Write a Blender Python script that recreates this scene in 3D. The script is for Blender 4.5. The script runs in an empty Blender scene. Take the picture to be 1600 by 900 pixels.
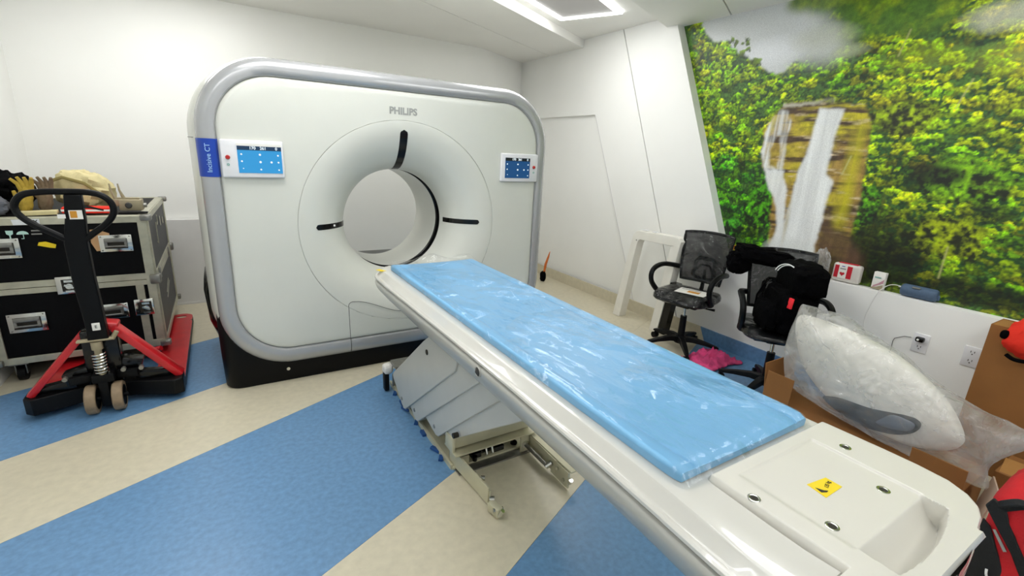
import bpy, bmesh, math, random
import numpy as np
from math import sin, cos, pi, radians, sqrt, atan2
from mathutils import Vector, Matrix, noise

SC = bpy.context.scene
C = SC.collection

# ---------------------------------------------------------------- camera
cam_d = bpy.data.cameras.new('camera'); cam = bpy.data.objects.new('camera', cam_d); C.objects.link(cam)
cam_d.sensor_width = 36; cam_d.lens = 733.5 / 1600 * 36; cam_d.clip_start = 0.05
_r = Vector((0.8547514, -0.5167929, 0.0482192)); _u = Vector((0.1026404, 0.2593638, 0.96031)); _f = Vector((0.5087877, 0.8158771, -0.2747354))
_m = Matrix(((_r.x, _u.x, -_f.x), (_r.y, _u.y, -_f.y), (_r.z, _u.z, -_f.z))).to_4x4()
_m.translation = Vector((-1.0626, -3.1281, 1.5267)); cam.matrix_world = _m
SC.camera = cam

# ---------------------------------------------------------------- world, exposure, lights
w = bpy.data.worlds.new('world'); SC.world = w; w.use_nodes = True
w.node_tree.nodes['Background'].inputs[0].default_value = (.8, .85, .9, 1)
w.node_tree.nodes['Background'].inputs[1].default_value = .3
SC.view_settings.view_transform = 'Standard'; SC.view_settings.look = 'None'
SC.view_settings.exposure = 0.05; SC.view_settings.gamma = 1; SC.view_settings.use_curve_mapping = False

ANG = atan2(.51, 1)                    # the diagonal that floor stripes and ceiling share
def area(name, loc, sx, sy, power, rot=(0, 0, 0), col=(1, .995, .985)):
    l = bpy.data.lights.new(name, 'AREA'); l.shape = 'RECTANGLE'; l.size = sx; l.size_y = sy
    l.energy = power; l.color = col
    o = bpy.data.objects.new(name, l); C.objects.link(o); o.location = loc; o.rotation_euler = rot
    return o
LIGHTS = [  # centre x, y, z, length, width, power : the room's recessed ceiling lamps
    (1.42, .33, 2.735, 1.1, .5, 11), (-.55, -.62, 2.735, 1.1, .5, 15), (-1.35, 1.12, 2.655, 1.1, .5, 11),
    (-1.45, -2.05, 2.655, 1.1, .5, 6), (1.15, -2.2, 2.655, 1.1, .5, 7), (-.6, -4.0, 2.655, 1.1, .5, 6), (1.7, -3.9, 2.655, 1.1, .5, 8)]
for x, y, z, a, b, p in LIGHTS:
    area('ceiling_lamp_light', (x, y, z - .02), a, b, p, (0, 0, ANG))

# ---------------------------------------------------------------- materials
def lin(c):
    if isinstance(c, str):
        c = [int(c[i:i + 2], 16) / 255 for i in (0, 2, 4)]
    return tuple(x / 12.92 if x <= .04045 else ((x + .055) / 1.055) ** 2.4 for x in c) + (1,)
def nodes(m): return m.node_tree.nodes, m.node_tree.links
def mat(name, col, rough=.5, metal=0, var=.05, scale=8, bump=0, bscale=60, coat=0, emit=0, detail=3, alpha=1, spec=None):
    m = bpy.data.materials.new(name); m.use_nodes = True
    N, L = nodes(m); b = N['Principled BSDF']
    tc = N.new('ShaderNodeTexCoord'); nz = N.new('ShaderNodeTexNoise'); nz.inputs['Scale'].default_value = scale; nz.inputs['Detail'].default_value = detail
    L.new(tc.outputs['Object'], nz.inputs['Vector'])
    rp = N.new('ShaderNodeValToRGB'); c = lin(col)
    rp.color_ramp.elements[0].position = .3; rp.color_ramp.elements[1].position = .7
    rp.color_ramp.elements[0].color = tuple(max(0, x * (1 - var)) for x in c[:3]) + (1,)
    rp.color_ramp.elements[1].color = tuple(min(1, x * (1 + var)) for x in c[:3]) + (1,)
    L.new(nz.outputs['Fac'], rp.inputs['Fac']); L.new(rp.outputs['Color'], b.inputs['Base Color'])
    b.inputs['Roughness'].default_value = rough; b.inputs['Metallic'].default_value = metal
    b.inputs['Coat Weight'].default_value = coat; b.inputs['Alpha'].default_value = alpha
    if spec is not None: b.inputs['Specular IOR Level'].default_value = spec
    if emit:
        L.new(rp.outputs['Color'], b.inputs['Emission Color']); b.inputs['Emission Strength'].default_value = emit
    if bump:
        n2 = N.new('ShaderNodeTexNoise'); n2.inputs['Scale'].default_value = bscale; n2.inputs['Detail'].default_value = 4
        L.new(tc.outputs['Object'], n2.inputs['Vector'])
        bp = N.new('ShaderNodeBump'); bp.inputs['Strength'].default_value = bump; bp.inputs['Distance'].default_value = .01
        L.new(n2.outputs['Fac'], bp.inputs['Height']); L.new(bp.outputs['Normal'], b.inputs['Normal'])
    return m
def film(name, gloss=.22, tint='ffffff', haze=.0, scale=14, strength=.9, dist=.02, rough=.08, stretch=(1, 1, 1), fmax=.6, mask=0):
    """clear plastic film: see-through, with crinkles that catch the lamps"""
    m = bpy.data.materials.new(name); m.use_nodes = True
    N, L = nodes(m); N.remove(N['Principled BSDF']); out = N['Material Output']
    tc = N.new('ShaderNodeTexCoord'); mp = N.new('ShaderNodeMapping'); mp.inputs['Scale'].default_value = stretch
    L.new(tc.outputs['Object'], mp.inputs['Vector'])
    nz = N.new('ShaderNodeTexNoise'); nz.inputs['Scale'].default_value = scale; nz.inputs['Detail'].default_value = 5; nz.inputs['Distortion'].default_value = 1.2
    L.new(mp.outputs['Vector'], nz.inputs['Vector'])
    vo = N.new('ShaderNodeTexVoronoi'); vo.inputs['Scale'].default_value = scale * .9; vo.feature = 'F1'
    L.new(mp.outputs['Vector'], vo.inputs['Vector'])
    ad = N.new('ShaderNodeMath'); ad.operation = 'ADD'; L.new(nz.outputs['Fac'], ad.inputs[0]); L.new(vo.outputs['Distance'], ad.inputs[1])
    bp = N.new('ShaderNodeBump'); bp.inputs['Strength'].default_value = strength; bp.inputs['Distance'].default_value = dist
    if mask:
        n3 = N.new('ShaderNodeTexNoise'); n3.inputs['Scale'].default_value = mask; n3.inputs['Detail'].default_value = 2; L.new(tc.outputs['Object'], n3.inputs['Vector'])
        mk = N.new('ShaderNodeMapRange'); mk.inputs['From Min'].default_value = .48; mk.inputs['From Max'].default_value = .62; mk.inputs['To Min'].default_value = .10
        L.new(n3.outputs['Fac'], mk.inputs['Value']); mm = N.new('ShaderNodeMath'); mm.operation = 'MULTIPLY'
        L.new(ad.outputs[0], mm.inputs[0]); L.new(mk.outputs[0], mm.inputs[1]); L.new(mm.outputs[0], bp.inputs['Height'])
    else: L.new(ad.outputs[0], bp.inputs['Height'])
    tr = N.new('ShaderNodeBsdfTransparent'); tr.inputs[0].default_value = lin(tint)
    gl = N.new('ShaderNodeBsdfGlossy'); gl.inputs['Roughness'].default_value = rough; L.new(bp.outputs['Normal'], gl.inputs['Normal'])
    lw = N.new('ShaderNodeFresnel'); lw.inputs['IOR'].default_value = 1.45; L.new(bp.outputs['Normal'], lw.inputs['Normal'])
    mx = N.new('ShaderNodeMath'); mx.operation = 'MAXIMUM'; mx.inputs[1].default_value = gloss; L.new(lw.outputs[0], mx.inputs[0])
    mn = N.new('ShaderNodeMath'); mn.operation = 'MINIMUM'; mn.inputs[1].default_value = fmax; L.new(mx.outputs[0], mn.inputs[0])
    a = N.new('ShaderNodeMixShader'); L.new(mn.outputs[0], a.inputs[0]); L.new(tr.outputs[0], a.inputs[1]); L.new(gl.outputs[0], a.inputs[2])
    last = a
    if haze:
        df = N.new('ShaderNodeBsdfDiffuse'); df.inputs[0].default_value = (.85, .85, .83, 1); L.new(bp.outputs['Normal'], df.inputs['Normal'])
        tl = N.new('ShaderNodeBsdfTranslucent'); tl.inputs[0].default_value = (.85, .85, .83, 1)
        dm = N.new('ShaderNodeMixShader'); dm.inputs[0].default_value = .5; L.new(df.outputs[0], dm.inputs[1]); L.new(tl.outputs[0], dm.inputs[2])
        hz = N.new('ShaderNodeMixShader')
        mr = N.new('ShaderNodeMapRange'); mr.inputs['From Min'].default_value = .3; mr.inputs['From Max'].default_value = .75
        mr.inputs['To Min'].default_value = haze * .35; mr.inputs['To Max'].default_value = haze * 1.5
        L.new(nz.outputs['Fac'], mr.inputs['Value']); L.new(mr.outputs[0], hz.inputs[0])
        L.new(a.outputs[0], hz.inputs[1]); L.new(dm.outputs[0], hz.inputs[2]); last = hz
    L.new(last.outputs[0], out.inputs['Surface'])
    return m
def emitter(name, col, s):
    m = bpy.data.materials.new(name); m.use_nodes = True; N, L = nodes(m)
    b = N['Principled BSDF']; b.inputs['Base Color'].default_value = tuple(v * .1 for v in lin(col)[:3]) + (1,)
    b.inputs['Emission Color'].default_value = lin(col); b.inputs['Emission Strength'].default_value = s
    return m

M = {}
M['wall'] = mat('white_wall_paint', 'f3f3ef', .55, var=.015, scale=2, bump=.03, bscale=220)
M['ceil'] = mat('white_ceiling_paint', 'f2f1ec', .7, var=.015, scale=2)
M['wains'] = mat('pale_grey_wainscot', 'dfdedc', .5, var=.02)
M['core'] = mat('joint_grey', '8f8e8a', .8)
M['beige'] = mat('beige_vinyl', 'cdc5ad', .32, var=.06, scale=26, bump=.04, bscale=90, detail=8)
M['bluev'] = mat('blue_vinyl', '648db4', .32, var=.13, scale=42, bump=.04, bscale=90, detail=9)
M['white'] = mat('gantry_white', 'd8d9d0', .28, var=.01, coat=.3)
M['rim'] = mat('gantry_grey_rim', 'aeafb0', .25, metal=.25, var=.02, coat=.5)
M['black'] = mat('black_plastic', '08090b', .45, var=.1, spec=.18)
M['blackg'] = mat('black_gloss', '050506', .2, var=.1, spec=.4)
M['bluelab'] = mat('deep_blue_label', '0a3fa8', .35, var=.03)
M['lettera'] = mat('pale_blue_lettering', '9cc4ee', .5)
M['letterg'] = mat('grey_lettering', '9a9c98', .4)
M['panelw'] = mat('panel_white', 'e6e6e8', .3, coat=.3)
M['red'] = mat('red_button', 'b3201c', .3)
M['green'] = mat('green_ring', '5fae9a', .4)
M['tabletop'] = mat('table_white', 'cfcdc5', .2, var=.01, coat=.6)
M['silver'] = mat('pearl_silver', 'b9b8b0', .38, metal=.08, var=.03, coat=.35)
M['endw'] = mat('end_panel_white', 'd2cfc5', .33, var=.012, coat=.3)
M['matt'] = mat('light_blue_vinyl_pad', '78b3dc', .42, var=.03, scale=4)
M['film'] = film('clear_plastic_film', gloss=.045, tint='ffffff', scale=9, strength=1.0, dist=.035, rough=.035, stretch=(2.2, 1.0, 1), fmax=.3, mask=2.6)
M['film2'] = film('chair_plastic_wrap', gloss=.03, scale=12, strength=1.0, dist=.02, rough=.05, fmax=.35)
M['bag'] = film('plastic_bag_film', gloss=.05, haze=.29, scale=6, strength=.8, dist=.03, rough=.12, fmax=.35)
M['plate'] = mat('cover_plate_grey', 'c3c2ba', .38, metal=.1, var=.02)
M['steel'] = mat('dull_steel', '8d8c86', .35, metal=.8, var=.12, scale=30)
M['cream'] = mat('cream_painted_steel', 'c9c4a8', .45, metal=.2, var=.06)
M['chrome'] = mat('chrome', 'd0d0ca', .15, metal=1)
M['gap'] = mat('dark_seam', '3b3b38', .7)
M['yellow'] = mat('yellow_sticker', 'e8cb10', .5, var=.04)
M['ink'] = mat('black_ink', '1d1708', .6)
M['cardb'] = mat('brown_cardboard', '8b5c2b', .8, var=.08, scale=5)
M['cardi'] = mat('cardboard_edge', 'a5763c', .85, var=.1)
M['alu'] = mat('aluminium_extrusion', 'bcbaa6', .38, metal=.55, var=.12, scale=18)
M['casebl'] = mat('case_black_laminate', '060709', .55, spec=.12, var=.2, scale=60, bump=.1, bscale=200)
M['caseside'] = mat('case_lit_side_laminate', '2b2c31', .5, var=.25, scale=9, bump=.1, bscale=200)  # same black laminate, greyer: light on the case's side put into the colour
M['redpaint'] = mat('red_paint', 'c01a22', .35, var=.12, scale=10, coat=.3)
M['tread'] = mat('worn_tan_tyre', '8d7960', .6, var=.2, scale=25)
M['fabblk'] = mat('black_fabric', '050506', .9, var=.3, scale=30, bump=.3, bscale=90, spec=.05)
M['canvas'] = mat('cream_canvas', 'c9bd8e', .85, var=.15, scale=14, bump=.2, bscale=120)
M['tan'] = mat('tan_metal', 'a3987c', .5, metal=.3, var=.12)
M['pink'] = mat('pink_cloth', 'd8477e', .85, var=.3, scale=12, bump=.3)
M['paper'] = mat('white_paper', 'e9e7e0', .7)
M['orange'] = mat('orange_print', 'c88a24', .6)
M['speaker'] = mat('slate_blue_fabric', '4a5f78', .7, var=.08, scale=90, bump=.2, bscale=400)
M['cable'] = mat('white_cable', 'e8e8e4', .4)
M['redcloth'] = mat('bright_red_cloth', 'e82a12', .8, var=.08, bump=.15, bscale=70)
M['redbag'] = mat('red_bag_fabric', 'c3101c', .75, var=.12, bump=.25, bscale=160)
M['navy'] = mat('dark_slate_rubber', '0c1118', .5, var=.3, scale=10)
M['clearbox'] = mat('milky_plastic', 'e7e2da', .3, alpha=.8, coat=.4)
M['chairmesh'] = mat('black_chair_mesh', '141517', .6, var=.2, scale=120, alpha=.90, spec=.15)
M['seatf'] = mat('black_seat_fabric', '0e0f11', .6, var=.2, scale=30, spec=.15)
M['shell'] = mat('off_white_moulding', 'ebe8de', .4, var=.03)
M['tapeb'] = mat('blue_tape', '1c4a86', .6)

# ---------------------------------------------------------------- mesh helpers
OFF = {}
class MB:
    def __init__(s): s.b = bmesh.new()
    def _tf(s, vs, mtx):
        bmesh.ops.transform(s.b, matrix=mtx, verts=vs)
    def box(s, c, d, rot=(0, 0, 0), bev=0, seg=2):
        r = bmesh.ops.create_cube(s.b, size=1); vs = r['verts']
        s._tf(vs, Matrix.Diagonal((d[0], d[1], d[2], 1)))
        if bev:
            es = list({e for v in vs for e in v.link_edges})
            rr = bmesh.ops.bevel(s.b, geom=es, offset=bev, segments=seg, profile=.5, affect='EDGES')
            vs = list({v for f in rr['faces'] for v in f.verts} | {v for v in vs if v.is_valid})
        from mathutils import Euler
        s._tf(vs, Matrix.Translation(c) @ Euler(rot).to_matrix().to_4x4())
        return s
    def prism(s, pts, a, b, axis='x'):
        """extrude 2-D polygon pts along axis from a to b; pts in the other two axes in order (y,z)/(x,z)/(x,y)"""
        def P(p, t):
            return {'x': (t, p[0], p[1]), 'y': (p[0], t, p[1]), 'z': (p[0], p[1], t)}[axis]
        v0 = [s.b.verts.new(P(p, a)) for p in pts]; v1 = [s.b.verts.new(P(p, b)) for p in pts]
        fs = [s.b.faces.new(v0), s.b.faces.new(v1)]
        n = len(pts)
        for i in range(n): fs.append(s.b.faces.new((v0[i], v0[(i + 1) % n], v1[(i + 1) % n], v1[i])))
        bmesh.ops.recalc_face_normals(s.b, faces=fs)
        return s
    def quad(s, ps):
        s.b.faces.new([s.b.verts.new(p) for p in ps]); return s
    def tube(s, path, r, n=8, closed=False, flat=1.0, cap=True):
        """tube along path; r number or list; flat squashes the second axis"""
        P = [Vector(p) for p in path]; k = len(P); rings = []
        rr = r if hasattr(r, '__len__') else [r] * k
        up = None
        for i in range(k):
            a = P[i - 1] if (i or closed) else P[i]; c = P[(i + 1) % k] if (i < k - 1 or closed) else P[i]
            t = (c - a).normalized()
            if up is None:
                up = Vector((0, 0, 1)) if abs(t.z) < .9 else Vector((1, 0, 0))
            up = (up - t * up.dot(t)).normalized(); sd = t.cross(up)
            rings.append([s.b.verts.new(P[i] + (up * cos(2 * pi * j / n) + sd * sin(2 * pi * j / n) * flat) * rr[i]) for j in range(n)])
        for i in range(k if closed else k - 1):
            A, B = rings[i], rings[(i + 1) % k]
            for j in range(n): s.b.faces.new((A[j], A[(j + 1) % n], B[(j + 1) % n], B[j]))
        if cap and not closed:
            s.b.faces.new(rings[0][::-1]); s.b.faces.new(rings[-1])
        return s
    def cyl(s, a, b, r, n=20, r2=None):
        return s.tube([a, b], [r, r if r2 is None else r2], n)
    def lathe(s, prof, c=(0, 0, 0), axis='z', n=32, close=False):
        """prof list of (radius, height)"""
        rings = []
        for r, h in prof:
            ring = []
            for j in range(n):
                a = 2 * pi * j / n; u, v = r * cos(a), r * sin(a)
                p = {'z': (u, v, h), 'y': (u, h, v), 'x': (h, u, v)}[axis]
                ring.append(s.b.verts.new((p[0] + c[0], p[1] + c[1], p[2] + c[2])))
            rings.append(ring)
        for i in range(len(rings) - 1):
            for j in range(n): s.b.faces.new((rings[i][j], rings[i][(j + 1) % n], rings[i + 1][(j + 1) % n], rings[i + 1][j]))
        if close:
            s.b.faces.new(rings[0]); s.b.faces.new(rings[-1])
        return s
    def loft(s, rings, closed_ring=True, cap=False):
        R = [[s.b.verts.new(p) for p in ring] for ring in rings]; n = len(R[0])
        for i in range(len(R) - 1):
            for j in range(n if closed_ring else n - 1):
                s.b.faces.new((R[i][j], R[i][(j + 1) % n], R[i + 1][(j + 1) % n], R[i + 1][j]))
        if cap: s.b.faces.new(R[0]); s.b.faces.new(R[-1])
        return s
    def blob(s, c, d, rot=(0, 0, 0), amp=.1, fr=3, seed=0, p=2.4, nu=36, nv=22, flatb=None):
        """lumpy soft solid; d full size"""
        from mathutils import Euler
        R = Euler(rot).to_matrix(); rings = []
        def sp(x): return abs(x) ** (2 / p) * (1 if x >= 0 else -1)
        for i in range(nv + 1):
            t = -pi / 2 + pi * i / nv; ring = []
            for j in range(nu):
                a = 2 * pi * j / nu
                q = Vector((sp(cos(t)) * sp(cos(a)), sp(cos(t)) * sp(sin(a)), sp(sin(t))))
                k = 1 + amp * noise.noise(q * fr + Vector((seed * 7.3, seed * 3.1, seed))) + amp * .5 * noise.noise(q * fr * 2.7 + Vector((seed, 9, 4)))
                q = Vector((q.x * d[0] / 2, q.y * d[1] / 2, q.z * d[2] / 2)) * k
                q = R @ q + Vector(c)
                if flatb is not None and q.z < flatb: q.z = flatb
                ring.append(tuple(q))
            rings.append(ring)
        s.loft(rings); return s
    def done(s):
        return s
def obj(name, mb, m, parent=None, label=None, cat=None, group=None, kind=None, smooth=35, world=True, origin=None, bevel=0):
    b = mb.b
    bmesh.ops.remove_doubles(b, verts=b.verts, dist=1e-6)
    bmesh.ops.recalc_face_normals(b, faces=b.faces)
    off = Vector((0, 0, 0))
    if parent is not None: off = OFF.get(parent.name, Vector((0, 0, 0)))
    elif origin is not None: off = Vector(origin)
    else:
        xs = [v.co for v in b.verts]
        off = Vector(((min(p.x for p in xs) + max(p.x for p in xs)) / 2, (min(p.y for p in xs) + max(p.y for p in xs)) / 2, min(p.z for p in xs)))
    if world: bmesh.ops.translate(b, vec=-off, verts=b.verts)
    me = bpy.data.meshes.new(name); b.to_mesh(me); b.free()
    for p in me.polygons: p.use_smooth = True
    me.set_sharp_from_angle(angle=radians(smooth))
    me.materials.append(m)
    o = bpy.data.objects.new(name, me); C.objects.link(o)
    if parent is not None: o.parent = parent; OFF[o.name] = off
    else:
        if world: o.location = off
        OFF[o.name] = off
    if bevel:
        md = o.modifiers.new('soft_edge', 'BEVEL'); md.width = bevel; md.segments = 2; md.limit_method = 'ANGLE'; md.angle_limit = radians(40)
    tag(o, label, cat, group, kind); return o
def tag(o, label=None, cat=None, group=None, kind=None):
    if label: o['label'] = label
    if cat: o['category'] = cat
    if group: o['group'] = group
    if kind: o['kind'] = kind
    return o
def thing(name, label, cat, loc, group=None, rotz=0):
    o = bpy.data.objects.new(name, None); C.objects.link(o); o.empty_display_size = .05
    o.location = loc; o.rotation_euler = (0, 0, rotz); OFF[o.name] = Vector(loc)
    return tag(o, label, cat, group)
def struct(name, mb, m, parent=None, **k):
    return obj(name, mb, m, parent, kind=None if parent else 'structure', origin=(0, 0, 0) if not parent else None, **k)
def text(name, s, size, mtx, m, parent, bold=0, ext=.0006, align='CENTER'):
    cu = bpy.data.curves.new(name, 'FONT'); cu.body = s; cu.size = size; cu.extrude = ext; cu.offset = bold
    cu.align_x = align; cu.align_y = 'CENTER'; cu.resolution_u = 3
    t = bpy.data.objects.new(name, cu); C.objects.link(t); bpy.context.view_layer.update()
    me = bpy.data.meshes.new_from_object(t.evaluated_get(bpy.context.evaluated_depsgraph_get()))
    bpy.data.objects.remove(t); bpy.data.curves.remove(cu)
    me.name = name; me.transform(Matrix.Translation(-OFF[parent.name]) @ mtx)
    me.materials.clear(); me.materials.append(m)
    o = bpy.data.objects.new(name, me); C.objects.link(o); o.parent = parent; OFF[o.name] = OFF[parent.name]
    return o
def frame(o, x, y):
    """matrix that puts text's x along vector x and y along y, at point o"""
    x = Vector(x).normalized(); y = Vector(y).normalized(); z = x.cross(y)
    return Matrix(((x.x, y.x, z.x, o[0]), (x.y, y.y, z.y, o[1]), (x.z, y.z, z.z, o[2]), (0, 0, 0, 1)))
def copy_tree(o, parent=None):
    c = o.copy(); C.objects.link(c); c.parent = parent
    for ch in [q for q in bpy.data.objects if q.parent == o]: copy_tree(ch, c)
    return c
# ================================================================ the room
XR, YB, XL, YF = 2.5, 2.15, -2.345, -5.0
SL = .46
def strip(c0, c1, x0=XL, x1=XR + .02):
    """floor stripe between the lines y = SL*x + c, clipped to the room"""
    poly = [(x0, SL * x0 + c0), (x1, SL * x1 + c0), (x1, SL * x1 + c1), (x0, SL * x0 + c1)]
    def clip(p, lim, above):
        out = []
        for i in range(len(p)):
            a, b = p[i], p[(i + 1) % len(p)]
            ia = (a[1] >= lim) == above; ib = (b[1] >= lim) == above
            if ia: out.append(a)
            if ia != ib:
                t = (lim - a[1]) / (b[1] - a[1]); out.append((a[0] + t * (b[0] - a[0]), lim))
        return out
    return clip(clip(poly, YF, True), 2.7, False)
fl = struct('floor', MB().box(((XL + XR) / 2, (YF + 2.7) / 2, -.053), (XR - XL + .3, 2.7 - YF + .2, .1)), M['core'])
for i, (a, b, m) in enumerate([(3.9, 1.61, 'beige'), (1.61, .71, 'bluev'), (.71, -.02, 'beige'), (-.02, -1.22, 'bluev'), (-1.22, -1.82, 'beige'), (-1.82, -3.1, 'bluev'), (-3.1, -3.8, 'beige'), (-3.8, -6.5, 'bluev')]):
    p = strip(b + .0008, a - .0008)
    if len(p) > 2:
        if i in (1, 3):
            p = strip(b + .0008, a - .0008, XL, 1.3); obj('vinyl_strip', MB().prism(strip(b + .0008, a - .0008, 1.302, XR + .02), -.0035, 0, 'z'), M['beige'], fl)
        obj('vinyl_strip', MB().prism(p, -.0035, 0, 'z'), M[m], fl)
# back wall with its lower grey panel and the cut corner
wb = struct('wall_back', MB().prism([(XL - .1, YB), (1.66, YB + .03), (2.5, 2.62), (2.62, 2.62), (2.62, 2.8), (XL - .1, 2.8)], 0, 2.9, 'z'), M['wall'])
struct('trim_1', MB().box(((XL - .9) / 2, 2.115, .4015), (-.9 - XL, .07, .803)), M['wains'])
struct('wall_left', MB().box((XL - .05, -1.1, 1.45), (.1, 7.8, 2.9)), M['wall'])
struct('wall_front', MB().box((.1, YF - .05, 1.45), (5.2, .1, 2.9)), M['wall'])
# right wall: a core, two raised panels and the sill in front of the mural
wr = struct('wall_right', MB().prism([(2.66, 0), (2.66, 2.9), (.16, 2.9), (-.70, .78), (YF, .78), (YF, 0)], 2.531, 2.72, 'x'), M['wall'])
obj('wall_panel', MB().prism([(2.66, 1.977), (2.66, 2.9), (.812, 2.9), (-.421, 0), (.13, 0), (1.058, 1.977)], XR, 2.532, 'x'), M['wall'], wr)
obj('wall_panel', MB().prism([(.800, 2.9), (.165, 2.9), (-.75, .785), (YF, .785), (YF, 0), (-.433, 0)], XR, 2.532, 'x'), M['wall'], wr)
obj('recess_shade_strip', MB().prism([(1.062, 1.977), (1.050, 1.977), (.122, 0), (.134, 0)], 2.4985, 2.5, 'x'), M['wains'], wr)  # grey strip added along the slanted recess to draw its faint shade line
obj('wall_return', MB().prism([(.165, 2.9), (.185, 2.9), (-.735, .77), (-.75, .785)], 2.5325, 2.60, 'x'), M['wall'], wr)
obj('sill', MB().box((2.5685, (-.745 + YF) / 2, .776), (.0705, -.745 - YF, .0175), bev=.002), M['wall'], wr)
for a, b, m in ((2.6, -.655, 'beige'), (-.655, YF, 'bluev')):
    if m == 'beige':
        q = MB().prism([(2.6, 0), (2.6, .12), (-.655, .12), (-.715, 0)], 2.488, 2.5, 'x')
        br = struct('baseboard_right', q, M[m])
    else:
        obj('cove_strip', MB().prism([(-.716, 0), (-.656, .12), (YF, .12), (YF, 0)], 2.488, 2.5, 'x'), M[m], br)
struct('baseboard_back', MB().box((-1.62, 2.077, .01), (1.42, .008, .02)), M['wains'])
# ceiling : core, lowered fields each side of a raised diagonal trough
ce = struct('ceiling', MB().box((.1, -1.1, 2.87), (5.3, 8.2, .16)), M['ceil'])
X0, X1 = XL - .05, 2.66
def lb(x, c=0): return .51 * x + .08 + c
def lr(x, c=0): return .43 * x - .884 + c
gA = lambda x: .947 + .5095 * (x - .461)
gB = lambda x: -.58 + .5068 * (x - 2.219)
def field(pts): return MB().prism(pts, 2.68, 2.80, 'z')
obj('ceiling_panel', field([(X0, 2.75), (X1, 2.75), (X1, gA(X1) + .004), (X0, gA(X0) + .004)]), M['ceil'], ce, bevel=.003)
obj('ceiling_panel', field([(X0, gA(X0) - .006), (X1, gA(X1) - .006), (X1, lb(X1)), (X0, lb(X0))]), M['ceil'], ce, bevel=.003)
obj('ceiling_panel', field([(X0, lr(X0)), (X1, lr(X1)), (X1, gB(X1) + .005), (X0, gB(X0) + .005)]), M['ceil'], ce, bevel=.003)
obj('ceiling_panel', field([(X0, gB(X0) - .005), (X1, gB(X1) - .005), (X1, YF - .1), (X0, YF - .1)]), M['ceil'], ce, bevel=.003)
obj('trough_panel', MB().prism([(X0, lb(X0)), (X1, lb(X1)), (X1, lr(X1)), (X0, lr(X0))], 2.76, 2.80, 'z'), M['ceil'], ce)
M['led'] = emitter('led_strip_glow', 'ffffff', 14)
M['diff'] = emitter('lamp_diffuser', 'f4f2ea', .25)
ca, sa = cos(ANG), sin(ANG)
lamplab = ['lit rectangular ceiling lamp in the raised ceiling trough, nearest the green wall picture', 'lit rectangular ceiling lamp in the trough above the scanner',
           'ceiling lamp set flush above the left end of the scanner', 'ceiling lamp set flush near the left wall', 'flush ceiling lamp over the blue scanner bed', 'flush ceiling lamp at the left of the rear end', 'flush ceiling lamp at the right of the rear end']
for i, (x, y, z, a, b, p) in enumerate(LIGHTS):
    z0 = 2.76 if z > 2.7 else 2.68
    t = thing('ceiling_lamp', lamplab[i], 'ceiling light', (x, y, z0 - .02), 'rectangular ceiling lamps')
    def R(u, v, zz): return (x + u * ca - v * sa, y + u * sa + v * ca, zz)
    A, B, w_ = a / 2 + .05, b / 2 + .05, .045
    q = MB()
    for (u0, u1, v0, v1) in ((-A, A, -B, -B + w_), (-A, A, B - w_, B), (-A, -A + w_, -B + w_, B - w_), (A - w_, A, -B + w_, B - w_)):
        q.prism([R(u0, v0, 0)[:2], R(u1, v0, 0)[:2], R(u1, v1, 0)[:2], R(u0, v1, 0)[:2]], z0 - .016, z0 - .001, 'z')
    obj('led_frame', q, M['led'], t)
    q = MB().prism([R(-A + w_, -B + w_, 0)[:2], R(A - w_, -B + w_, 0)[:2], R(A - w_, B - w_, 0)[:2], R(-A + w_, B - w_, 0)[:2]], z0 - .008, z0 - .001, 'z')
    obj('diffuser', q, M['diff'], t)

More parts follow.
